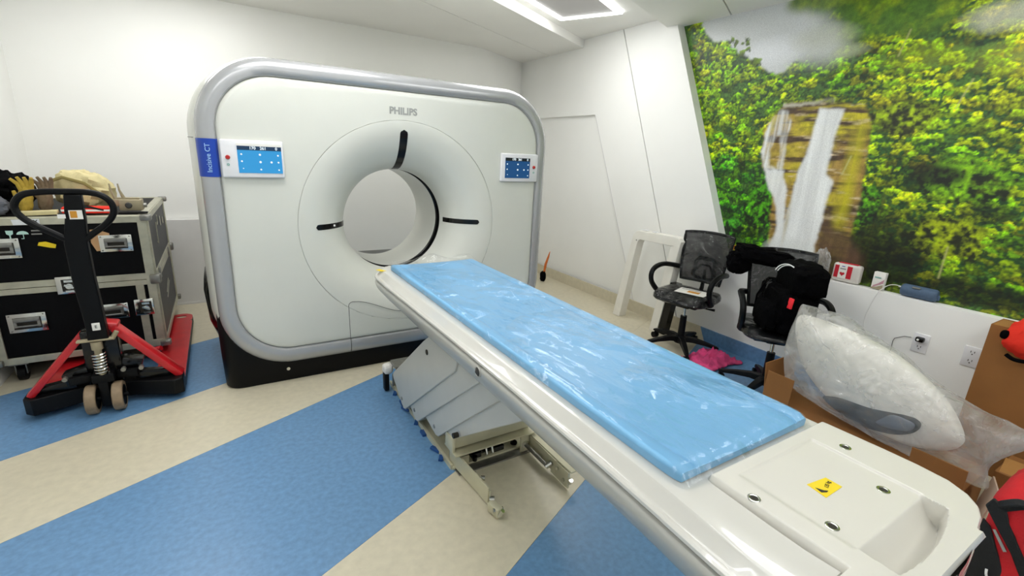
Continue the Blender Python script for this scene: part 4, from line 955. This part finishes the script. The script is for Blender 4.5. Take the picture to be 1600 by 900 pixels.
# ================================================================ right side: chairs
def chair(name, label, loc, rotz, paper=False):
    t = thing(name, label, 'office chair', loc, 'black office chairs by the right wall', rotz)
    def o(n, q, m, par=None, **k):
        r = obj(n, q, m, par or t, world=False, **k); return r
    # seat
    q = MB(); rings = []
    for k, (s_, z) in enumerate(((.80, .438), (.95, .442), (1, .455), (1, .478), (.96, .492), (.80, .500), (.4, .497), (.02, .495))):
        ring_ = []
        for i in range(40):
            a = 2 * pi * i / 40; c_, sn = cos(a), sin(a)
            x = .225 * abs(c_) ** .5 * (1 if c_ >= 0 else -1) * s_; y = .235 * abs(sn) ** .5 * (1 if sn >= 0 else -1) * s_
            ring_.append((x, y, z + (.012 * abs(x / .245) ** 2 if z > .48 else 0) - (.018 if y < -.18 and z > .47 else 0)))
        rings.append(ring_)
    q.loft(rings, cap=True); seat = o('seat', q, M['seatf'])
    q = MB(); rg = [[(p[0] * 1.02, p[1] * 1.02, p[2] + .004 * noise.noise(Vector(p) * 30) + (.004 if p[2] > .48 else 0)) for p in r_] for r_ in rings[1:]]
    q.loft(rg, cap=True); o('plastic_wrap', q, M['film2'], seat)
    o('seat_pan', MB().box((0, .0, .425), (.30, .28, .03), bev=.01), M['black'])
    # backrest: curved panel of mesh with a frame
    def bp_(u, v, dy=0):
        w_ = .180 + .026 * v - .012 * (1 - v) ** 2; y = .205 + .055 * max(0, v) ** 1.5 - .045 * (1 - u * u) * 0 + .040 * (1 - u * u) - .02 + dy
        return (u * w_, y, .565 + .395 * v + .012 * (1 - u * u) * (v > .9))
    q = MB(); q.loft([[bp_(-1 + 2 * i / 16, j / 12) for i in range(17)] for j in range(13)], closed_ring=False)
    back = o('backrest', q, M['chairmesh'])
    edge_ = [bp_(-1, j / 12) for j in range(13)] + [bp_(-1 + 2 * i / 12, 1) for i in range(1, 12)] + [bp_(1, 1 - j / 12) for j in range(13)] + [bp_(1 - 2 * i / 12, 0) for i in range(1, 12)]
    o('back_frame', MB().tube(edge_, .0125, 8, closed=True), M['black'], back)
    lum = [bp_(-.52, .10, .02), bp_(-.42, .42, .02), bp_(-.30, .48, .022), bp_(.30, .48, .022), bp_(.42, .42, .02), bp_(.52, .10, .02), bp_(.3, .04, .02), bp_(-.3, .04, .02)]
    o('lumbar_frame', MB().tube(lum, .017, 8, closed=True), M['black'], back)
    o('lumbar_bar', MB().tube([bp_(-.38, .22, .02), bp_(-.2, .34, .02), bp_(.2, .34, .02), bp_(.38, .22, .02)], .009, 8), M['black'], back)
    q = MB(); q.loft([[(bp_((-1 + 2 * i / 24) * 1.05, -.02 + 1.05 * j / 24, -.016 - .010 * noise.noise(Vector((i * .35, j * .3, 1))))) for i in range(25)] for j in range(25)], closed_ring=False)
    o('plastic_wrap', q, M['film2'], back)
    q = MB(); q.tube([(0, .10, .43), (0, .20, .44), (0, .255, .50), (0, .262, .60), (0, .262, .66)], [.03, .03, .028, .022, .018], 8, flat=.5); o('back_bracket', q, M['black'])
    for s_ in (-1, 1):
        P = \
            smooth3([(s_ * a * .89, b, c_) for a, b, c_ in ((.215, .215, .655), (.262, .14, .672), (.285, .02, .690), (.288, -.10, .680), (.284, -.165, .640), (.278, -.165, .575), (.268, -.11, .510), (.250, -.04, .455), (.15, -.02, .436))], 4)
        o('armrest', MB().tube(P, .021, 8), M['black'])
    o('gas_column', MB().lathe([(.012, .41), (.012, .30), (.026, .30), (.029, .12), (.034, .10)], n=20), M['black'])
    o('chrome_rod', MB().cyl((0, 0, .30), (0, 0, .41), .0125, 16), M['chrome'])
    o('tilt_box', MB().box((0, .01, .40), (.12, .16, .04), bev=.01), M['black'])
    o('tilt_lever', MB().tube([(.05, 0, .405), (.20, -.01, .41), (.245, -.01, .415)], [.006, .006, .011], 8), M['black'])
    o('base_hub', MB().lathe([(0, .125), (.04, .125), (.05, .11), (.05, .065), (0, .06)], n=20), M['black'])
    for k in range(5):
        a = 2 * pi * k / 5 + .35; d = Vector((cos(a), sin(a), 0)); e = Vector((-d.y, d.x, 0))
        q = MB(); rr = []
        for L_, z, w_, h_ in ((.03, .10, .032, .026), (.10, .105, .027, .024), (.20, .092, .022, .018), (.285, .075, .018, .014), (.305, .068, .012, .010)):
            c_ = d * L_; rr.append([tuple(c_ + e * w_ * u + Vector((0, 0, z + h_ * v))) for u, v in ((-1, -.8), (1, -.8), (.8, .8), (-.8, .8))])
        q.loft(rr, cap=True); leg = o('base_leg', q, M['black'], bevel=.003)
        q = MB(); c_ = d * .288
        for s_ in (-1, 1): q.cyl(c_ + e * s_ * .006 + Vector((0, 0, .027)), c_ + e * s_ * .022 + Vector((0, 0, .027)), .026, 16)
        q.cyl(c_ + Vector((0, 0, .027)), c_ + Vector((0, 0, .07)), .008, 8); o('caster', q, M['black'], leg)
    if paper:
        q = MB().box((.03, .02, .5075), (.24, .17, .0012), (0, 0, .12)); pl = o('instruction_sheet', q, M['paper'], seat)
        o('printed_label', MB().box((.045, .015, .5085), (.095, .055, .0012), (0, 0, .12)), M['orange'], pl)
        o('sheet_text', MB().box((.0, .07, .5085), (.16, .014, .0012), (0, 0, .12)), M['steel'], pl)
    return t
def smooth3(P, k=5):
    out = []; n = len(P)
    for i in range(n - 1):
        p0, p1, p2, p3 = P[max(0, i - 1)], P[i], P[i + 1], P[min(n - 1, i + 2)]
        for j in range(k):
            t = j / k; out.append(tuple(.5 * (2 * b + (c - a) * t + (2 * a - 5 * b + 4 * c - d) * t * t + (-a + 3 * b - 3 * c + d) * t ** 3) for a, b, c, d in zip(p0, p1, p2, p3)))
    return out + [P[-1]]
chair('office_chair', 'black mesh office chair in clear wrapping with a printed sheet on its seat', (2.13, -.735, 0), radians(-78), True)
chair('office_chair', 'black mesh office chair holding the black backpack', (2.06, -1.53, 0), radians(-50))

# ---- white arch stand beside the wall
q = MB().prism([(.205, 0), (.06, .80), (.045, .850), (.02, .880), (-.02, .892), (-.44, .905), (-.485, .895), (-.505, .870), (-.50, .84), (-.38, 0), (-.29, 0), (-.40, .79), (-.41, .812), (-.43, .82), (-.04, .812), (-.022, .80), (-.012, .775), (.11, 0)], 2.245, 2.335, 'x')
AR = obj('arch_stand', q, M['shell'], None, 'white metal arch stand with slanting legs behind the first office chair', 'stand', bevel=.006)
obj('leg_lining', MB().prism([(-.382, .005), (-.455, .005), (-.52, .50), (-.433, .50)], 2.255, 2.325, 'x'), M['blackg'], AR)
for y in (-.06, -.18): obj('top_button', MB().box((2.29, y, .8975 - .0 * y + .004), (.035, .06, .006), bev=.002), M['panelw'], AR)
obj('foot_screw', MB().lathe([(0, 2.2435), (.007, 2.2435), (.008, 2.246)], (0, .0, .80), 'x', 10), M['steel'], AR)

# ---- orange leaning object in the corner
q = MB(); q.tube([(2.30, 1.52, .12), (2.31, 1.515, .22), (2.33, 1.50, .31), (2.345, 1.49, .385)], [.016, .020, .016, .006], 8, flat=.35)
OB = obj('hand_brush', q, mat('orange_plastic', 'd3702c', .5), None, 'thin orange and black brush leaning in the far corner beside the scanner', 'brush')
obj('bristles', MB().blob((2.29, 1.53, .065), (.06, .09, .13), amp=.15, flatb=.001), M['fabblk'], OB)

# ---- jacket on the second chair, backpack on its seat
def drape(P, th, m, name, label, cat, seed=1, amp=.02):
    """cloth thrown over something: a lofted sheet from rows of points"""
    q = MB(); rows = []
    for r_ in P:
        rr = smooth3(r_, 5); rows.append([tuple(Vector(p) + Vector((noise.noise(Vector(p) * 11 + Vector((seed, 0, 0))), noise.noise(Vector(p) * 11 + Vector((0, seed, 5))), noise.noise(Vector(p) * 11 + Vector((3, 0, seed))))) * amp) for p in rr])
    cols = list(zip(*rows)); rows = [list(r_) for r_ in zip(*[smooth3(list(c_), 4) for c_ in cols])]
    q.loft(rows, closed_ring=False); o_ = obj(name, q, m, None, label, cat, smooth=80)
    md = o_.modifiers.new('cloth_thickness', 'SOLIDIFY'); md.thickness = th; md.offset = 1
    return o_
q = MB(); q.blob((2.13, -1.30, .925), (.17, .36, .11), (.12, .0, .69), amp=.25, seed=11, p=3.2); q.blob((2.05, -1.18, .865), (.14, .16, .17), (0, 0, .69), amp=.25, seed=12)
obj('dark_jacket', q, M['fabblk'], None, 'folded black jacket hanging over the left top corner of the second chair', 'jacket')
q = MB()
q.blob((2.01, -1.605, .655), (.24, .34, .29), (0, -.08, -.7), amp=.12, seed=31, p=4)
BK = obj('backpack', q, M['fabblk'], None, 'full black backpack sitting on the second office chair', 'backpack')
obj('top_pocket', MB().blob((2.03, -1.63, .855), (.20, .37, .20), (0, -.1, -.7), amp=.12, seed=32, p=4.5), M['fabblk'], BK)
obj('front_pocket', MB().blob((1.91, -1.52, .60), (.10, .24, .18), (0, 0, -.7), amp=.12, seed=33, p=4), M['fabblk'], BK)
M['redtag'] = mat('red_tag', 'ee2430', .5)
obj('red_tag', MB().box((1.846, -1.690, .728), (.014, .032, .066), (0, .1, -.42), bev=.003), M['redtag'], BK)
for dx in (0, .012):
    pts = [(1.925 - dx * .5, -1.600 + .075 * cos(a) + dx, .865 + (.075 + dx * .5) * sin(a)) for a in [pi * (.12 + .80 * i / 16) for i in range(17)]]
    obj('cable_loop', MB().tube(pts, .0035, 6), M['cable'], BK)
q = MB().tube([(1.97, -1.44, .78), (1.94, -1.42, .70), (1.94, -1.42, .60), (1.97, -1.44, .53)], .012, 8, flat=.4); obj('shoulder_strap', q, M['fabblk'], BK)

# ---- things on the sill
q = MB().box((2.550, -1.664, .853), (.055, .170, .125), bev=.016, seg=3)
FA = obj('first_aid_box', q, M['clearbox'], None, 'milky plastic box with red and white heart label on the sill', 'box')
xf = 2.5215
M['redlab'] = mat('red_label', 'c22030', .5)
obj('red_stripe', MB().box((xf, -1.607, .858), (.002, .026, .085)), M['redlab'], FA); obj('red_stripe', MB().box((xf, -1.686, .860), (.002, .030, .085)), M['redlab'], FA)
obj('white_label', MB().box((xf - .0005, -1.645, .862), (.002, .050, .095)), M['paper'], FA)
hp_ = [(.0155 * (16 * sin(a) ** 3) / 16, .0155 * (13 * cos(a) - 5 * cos(2 * a) - 2 * cos(3 * a) - cos(4 * a)) / 16) for a in [2 * pi * i / 28 for i in range(28)]]
obj('heart_print', MB().prism([(-1.645 + a, .845 + b) for a, b in hp_], xf - .0025, xf - .0015, 'x'), M['redlab'], FA)
obj('label_print', MB().box((xf - .0018, -1.645, .880), (.001, .036, .009)), M['letterg'], FA)
obj('blue_print', MB().box((xf - .0018, -1.645, .897), (.001, .02, .005)), M['bluelab'], FA)
obj('box_clip', MB().box((2.55, -1.664, .9165), (.03, .12, .006), bev=.002), M['redlab'], FA)
q = MB().box((2.553, -1.855, .8465), (.035, .066, .112), (0, 0, .0), bev=.002)
SB = obj('small_carton', q, M['paper'], None, 'small grey and white packet standing on the sill between first aid box and speaker', 'packet')
obj('packet_band', MB().prism([(-1.830, .800), (-1.885, .835), (-1.8865, .862), (-1.860, .832), (-1.832, .812)], 2.5335, 2.5345, 'x'), mat('dull_rose_print', 'b98a94', .6), SB)
obj('packet_base', MB().prism([(-1.8235, .792), (-1.8865, .792), (-1.8865, .826), (-1.85, .806), (-1.8235, .800)], 2.5330, 2.5345, 'x'), M['tan'], SB)
obj('packet_print', MB().box((2.5335, -1.850, .868), (.002, .035, .008)), mat('teal_print', '7fb0a8', .6), SB)
q = MB(); rings = []
for y, s_ in ((-1.978, .55), (-1.982, .85), (-1.992, 1), (-2.15, 1), (-2.160, .85), (-2.164, .55)):
    rings.append([(2.555 + .036 * s_ * cos(a), y, .8255 + .036 * s_ * sin(a) * 1.05) for a in [2 * pi * i / 28 for i in range(28)]])
q.loft(rings, cap=True); SP = obj('portable_speaker', q, M['speaker'], None, 'slate blue cylindrical speaker lying on the sill', 'speaker', smooth=60)
q = MB().box((2.555, -2.168, .815), (.012, .012, .03), bev=.003); obj('carry_loop', q, M['speaker'], SP)
obj('speaker_badge', MB().box((2.525, -2.06, .853), (.006, .04, .010), (0, .8, 0)), M['steel'], SP)
q = MB().tube(smooth3([(2.545, -1.978, .838), (2.535, -1.955, .845), (2.518, -1.925, .838), (2.505, -1.895, .805), (2.4965, -1.880, .77), (2.4965, -1.86, .68), (2.4965, -1.85, .60), (2.4965, -1.86, .52), (2.4965, -1.9, .42)], 5), .0022, 6)
SC_ = obj('charging_cable', q, M['cable'], None, 'thin white cable dropping from the speaker down the wall', 'cable')
obj('cable_plug', MB().cyl((2.548, -1.985, .838), (2.545, -1.965, .840), .005, 10), M['cable'], SC_)
# clear wrapper beside the backpack
q = MB().blob((2.535, -1.495, .86), (.05, .11, .25), amp=.25, seed=41, flatb=.787)
obj('wrapper', q, M['bag'], None, 'crumpled clear plastic wrapper on the sill just left of the first aid box', 'wrapper', smooth=80)
# ---- wall sockets
def socket(y, z, plugged, label):
    P = obj('wall_socket', MB().box((2.4965, y, z), (.007, .078, .118), bev=.003), M['panelw'], None, label, 'socket', 'wall sockets below the sill')
    for dz in (.026, -.026):
        for dy in (-.008, .008): obj('slot', MB().box((2.4925, y + dy, z + dz + .004), (.002, .0028, .011)), M['ink'], P)
        obj('earth_hole', MB().lathe([(0, 2.4915), (.0032, 2.4915), (.0032, 2.494)], (0, y, z + dz - .010), 'x', 10), M['ink'], P)
    return P
S1 = socket(-2.164, .535, True, 'wall socket with a black plug, left of the other socket')
socket(-2.400, .541, False, 'empty white wall socket beside the tall cardboard box')
q = MB().box((2.474, -2.164, .562), (.034, .042, .030), bev=.008); PL_ = obj('black_plug', q, M['blackg'], None, 'small black plug with a bright tip in the left wall socket', 'plug')
obj('plug_lamp', MB().lathe([(0, 2.4545), (.006, 2.4555), (.008, 2.459)], (0, -2.158, .562), 'x', 14), M['paper'], PL_)
q = MB().tube([(2.494, -2.115, .555), (2.4955, -2.08, .550), (2.4955, -2.035, .520), (2.4955, -2.030, .50), (2.4955, -2.032, .43)], .0016, 6)
obj('thin_wire', q, M['gap'], None, 'thin dark wire bent down the wall beside the left socket', 'wire')

# ---- litter between the chairs
q = MB(); rows = []
for i in range(34):
    row = []
    for j in range(26):
        u, v = -1 + 2 * i / 33, -1 + 2 * j / 25; r_ = max(abs(u), abs(v))
        x = 2.17 + .20 * u + .03 * noise.noise(Vector((u * 2, v * 2, 1))); y = -1.02 + .145 * v + .03 * noise.noise(Vector((u * 2, v * 2, 6)))
        z = .008 + .075 * max(0, 1 - (u * u + v * v)) * (.6 + noise.noise(Vector((u * 2.6, v * 2.6, 3)))) + .045 * abs(noise.noise(Vector((u * 5, v * 5, 9))))
        row.append((x, y, max(.003, z)))
    rows.append(row)
q.loft(rows, closed_ring=False); PK = obj('pink_cloth', q, M['pink'], None, 'crumpled pink cloth on the floor between the two chairs', 'cloth', smooth=80)
PK.modifiers.new('cloth_thickness', 'SOLIDIFY').thickness = .003
q = MB().blob((1.82, -.86, .008), (.16, .12, .014), (0, 0, .3), amp=.35, seed=50, flatb=.001); obj('grey_rag', q, mat('grey_rag', '8c8882', .9, var=.2), None, 'flat grey rag on the floor under the first chair', 'rag')

# ================================================================ wrapped moulding, boxes and bag behind the bed's near end
def fan(outline, xc, yc_zc, bulge, q, sgn=-1, rings_=14, nz=.0, seed=0, sm=5, power=.5, rim_x=0):
    P = outline[:]; n = len(P); out = []
    for i in range(n):
        p0, p1, p2, p3 = P[i - 1], P[i], P[(i + 1) % n], P[(i + 2) % n]
        for j in range(sm):
            t = j / sm; out.append(tuple(.5 * (2 * b + (c - a) * t + (2 * a - 5 * b + 4 * c - d) * t * t + (-a + 3 * b - 3 * c + d) * t ** 3) for a, b, c, d in zip(p0, p1, p2, p3)))
    R_ = []
    for k in range(rings_ + 1):
        s_ = 1 - k / rings_; s_ = max(s_, .01); ring_ = []
        for (y, z) in out:
            yy_ = yc_zc[0] + (y - yc_zc[0]) * s_; zz_ = yc_zc[1] + (z - yc_zc[1]) * s_
            d = bulge * (1 - s_ ** 2) ** power
            v_ = Vector((yy_ * 7, zz_ * 7, seed)); wn = nz * (abs(noise.noise(v_)) * 1.6 + .6 * abs(noise.noise(v_ * 2.6)) + .3 * noise.noise(v_ * 6)) * min(1, (1 - s_) * 8)
            ring_.append((xc + sgn * (d + wn), yy_, zz_))
        R_.append(ring_)
    q.loft(R_)
    return R_
shl = [(-1.80, .700), (-1.957, .712), (-2.087, .70), (-2.271, .657), (-2.417, .589), (-2.536, .496), (-2.612, .388), (-2.617, .323), (-2.567, .265), (-2.454, .214), (-2.29, .205), (-2.05, .283), (-1.883, .407), (-1.80, .575)]
q = MB(); fan(shl, 1.76, (-2.22, .45), .10, q, -1); fan(shl, 1.76, (-2.22, .45), .06, q, 1)
SH = obj('moulded_cover', q, M['shell'], None, 'off-white curved plastic cover lying in a clear bag behind the bed', 'cover', smooth=80)
dk = [(-2.05, .318), (-2.247, .372), (-2.39, .399), (-2.462, .396), (-2.480, .368), (-2.455, .318), (-2.382, .271), (-2.26, .246), (-2.15, .262)]
q = MB(); fan(dk, 1.678, (-2.32, .33), .018, q, -1); obj('dark_lining', q, M['navy'], SH, 'dark slate lining of the cover')
q = MB(); fan([(-2.36, .375), (-2.44, .380), (-2.462, .362), (-2.44, .325), (-2.37, .30), (-2.30, .30)], 1.668, (-2.39, .34), .014, q, -1); obj('lining_bulge', q, mat('grey_slate', '5a6270', .4), SH)
bagl = [(-1.845, .795), (-1.825, .70), (-1.808, .60), (-1.81, .46), (-1.863, .325), (-2.022, .27), (-2.264, .235), (-2.485, .215), (-2.675, .215), (-2.757, .222), (-2.740, .31), (-2.765, .38), (-2.835, .497), (-2.734, .52), (-2.604, .552), (-2.455, .610), (-2.313, .680), (-2.128, .755), (-1.997, .800), (-1.905, .765)]
q = MB(); fan(bagl, 1.66, (-2.25, .47), .085, q, -1, 22, .035, 3, 7, .45); fan(bagl, 1.66, (-2.25, .47), .20, q, 1, 14, .03, 8, 7, .45)
obj('clear_bag', q, M['bag'], None, 'big crumpled translucent plastic bag around the off-white cover', 'plastic bag', smooth=80)
q = MB().blob((1.50, -1.90, .06), (.10, .17, .11), amp=.3, seed=61, flatb=.001); obj('bag_scrap', q, M['bag'], None, 'small balled-up clear plastic at the left end of the big bag', 'plastic bag')
# open low carton under it
q = MB(); q.box((1.755, -2.24, .006), (.35, .92, .008)); q.box((1.58, -2.24, .098), (.006, .92, .19)); q.box((1.93, -2.24, .098), (.006, .92, .19)); q.box((1.755, -1.782, .098), (.35, .006, .19)); q.box((1.755, -2.698, .098), (.35, .006, .19)); q.box((1.755, -2.24, .193), (.35, .92, .006))
LC = obj('low_carton', q, M['cardb'], None, 'low brown carton under the bagged cover', 'cardboard box')
obj('carton_flap', MB().box((1.755, -1.765, .300), (.32, .006, .22), (-.12, 0, .0)), M['cardb'], LC)
obj('carton_flap', MB().box((1.57, -1.86, .285), (.006, .15, .19), (0, .06, 0)), M['cardb'], LC)
obj('carton_flap', MB().box((1.575, -2.60, .245), (.006, .20, .12), (0, -.12, 0)), M['cardb'], LC)
# tall carton
q = MB(); q.box((2.283, -2.87, .40), (.006, .79, .80)); q.box((2.475, -2.87, .40), (.006, .79, .80)); q.box((2.379, -2.478, .40), (.19, .006, .80)); q.box((2.379, -3.262, .40), (.19, .006, .80)); q.box((2.379, -2.87, .006), (.19, .78, .006))
TC = obj('tall_carton', q, M['cardb'], None, 'tall open brown cardboard box standing against the wall at the right edge', 'cardboard box')
obj('carton_flap', MB().box((2.379, -2.535, .79), (.18, .11, .004), (.15, 0, 0)), M['cardi'], TC)
obj('carton_flap', MB().box((2.455, -2.95, .785), (.006, .55, .12), (0, .5, 0)), M['cardi'], TC)
# red cap hung on its rim
q = MB(); q.blob((2.275, -2.625, .775), (.14, .17, .20), (.35, 0, 0), amp=.12, seed=71, p=2.6)
CP = obj('red_hat', q, M['redcloth'], None, 'bright red-orange hat with black trim on the rim of the tall cardboard box', 'hat')
obj('black_trim', MB().tube(smooth3([(2.215, -2.575, .68), (2.205, -2.61, .668), (2.21, -2.66, .675), (2.22, -2.70, .70)], 4), .010, 8), M['fabblk'], CP)
obj('black_toggle', MB().blob((2.225, -2.545, .775), (.03, .035, .045), amp=.05), M['fabblk'], CP)
# small carton on the floor
q = MB(); q.box((2.06, -2.86, .10), (.26, .28, .196), bev=.002, seg=1); SCN = obj('small_box', q, M['cardb'], None, 'small brown cardboard box on the floor between tall box and red bag', 'cardboard box')
obj('box_flap', MB().box((2.02, -2.79, .203), (.16, .13, .004), (0, -.10, .1)), M['cardi'], SCN)
obj('box_seam', MB().box((2.06, -2.86, .1985), (.255, .003, .001)), M['gap'], SCN)
# pale carton piece
q = MB().box((1.66, -2.76, .13), (.18, .006, .25), (.15, .1, .3)); obj('pale_card', q, mat('pale_card', 'b79f8b', .8, var=.1), None, 'pale card leaning between the bagged cover and the red bag', 'card')
# red and black tool bag
q = MB(); q.blob((1.38, -3.04, .238), (.40, .42, .47), (0, 0, .05), amp=.05, seed=81, p=6, flatb=.001)
RBg = obj('tool_bag', q, M['redbag'], None, 'red and black bag standing on the floor beside the near end of the bed', 'bag')
def patch(pts, x, m, name, th=.012):
    return obj(name, MB().prism(pts, x - th, x, 'x'), m, RBg, bevel=.004)
xb = 1.186
M['bagblk'] = mat('black_bag_fabric', '121416', .8, var=.3, bump=.25, bscale=160)
patch([(-2.832, .395), (-2.845, .432), (-2.87, .418), (-2.905, .470), (-2.925, .445), (-2.885, .405), (-2.90, .37), (-2.985, .235), (-2.985, .17), (-2.93, .265), (-2.868, .345)], xb, M['bagblk'], 'black_strap', .016)
patch([(-2.838, .34), (-2.862, .32), (-2.915, .21), (-2.96, .13), (-2.96, .02), (-2.845, .02), (-2.838, .10)], xb + .004, M['bagblk'], 'black_side', .014)
obj('grab_handle', MB().tube(smooth3([(1.185, -2.86, .41), (1.165, -2.875, .435), (1.165, -2.905, .462), (1.18, -2.93, .46)], 4), .014, 8, flat=.5), M['bagblk'], RBg)
obj('pale_print', MB().prism([(-2.870, .318), (-2.877, .322), (-2.920, .262), (-2.913, .256)], xb - .0115, xb - .0095, 'x'), M['letterg'], RBg)
obj('drawcord', MB().tube(smooth3([(1.168, -2.893, .165), (1.160, -2.897, .15), (1.162, -2.905, .13), (1.158, -2.912, .12), (1.162, -2.915, .10)], 4), .004, 6), M['cable'], RBg)
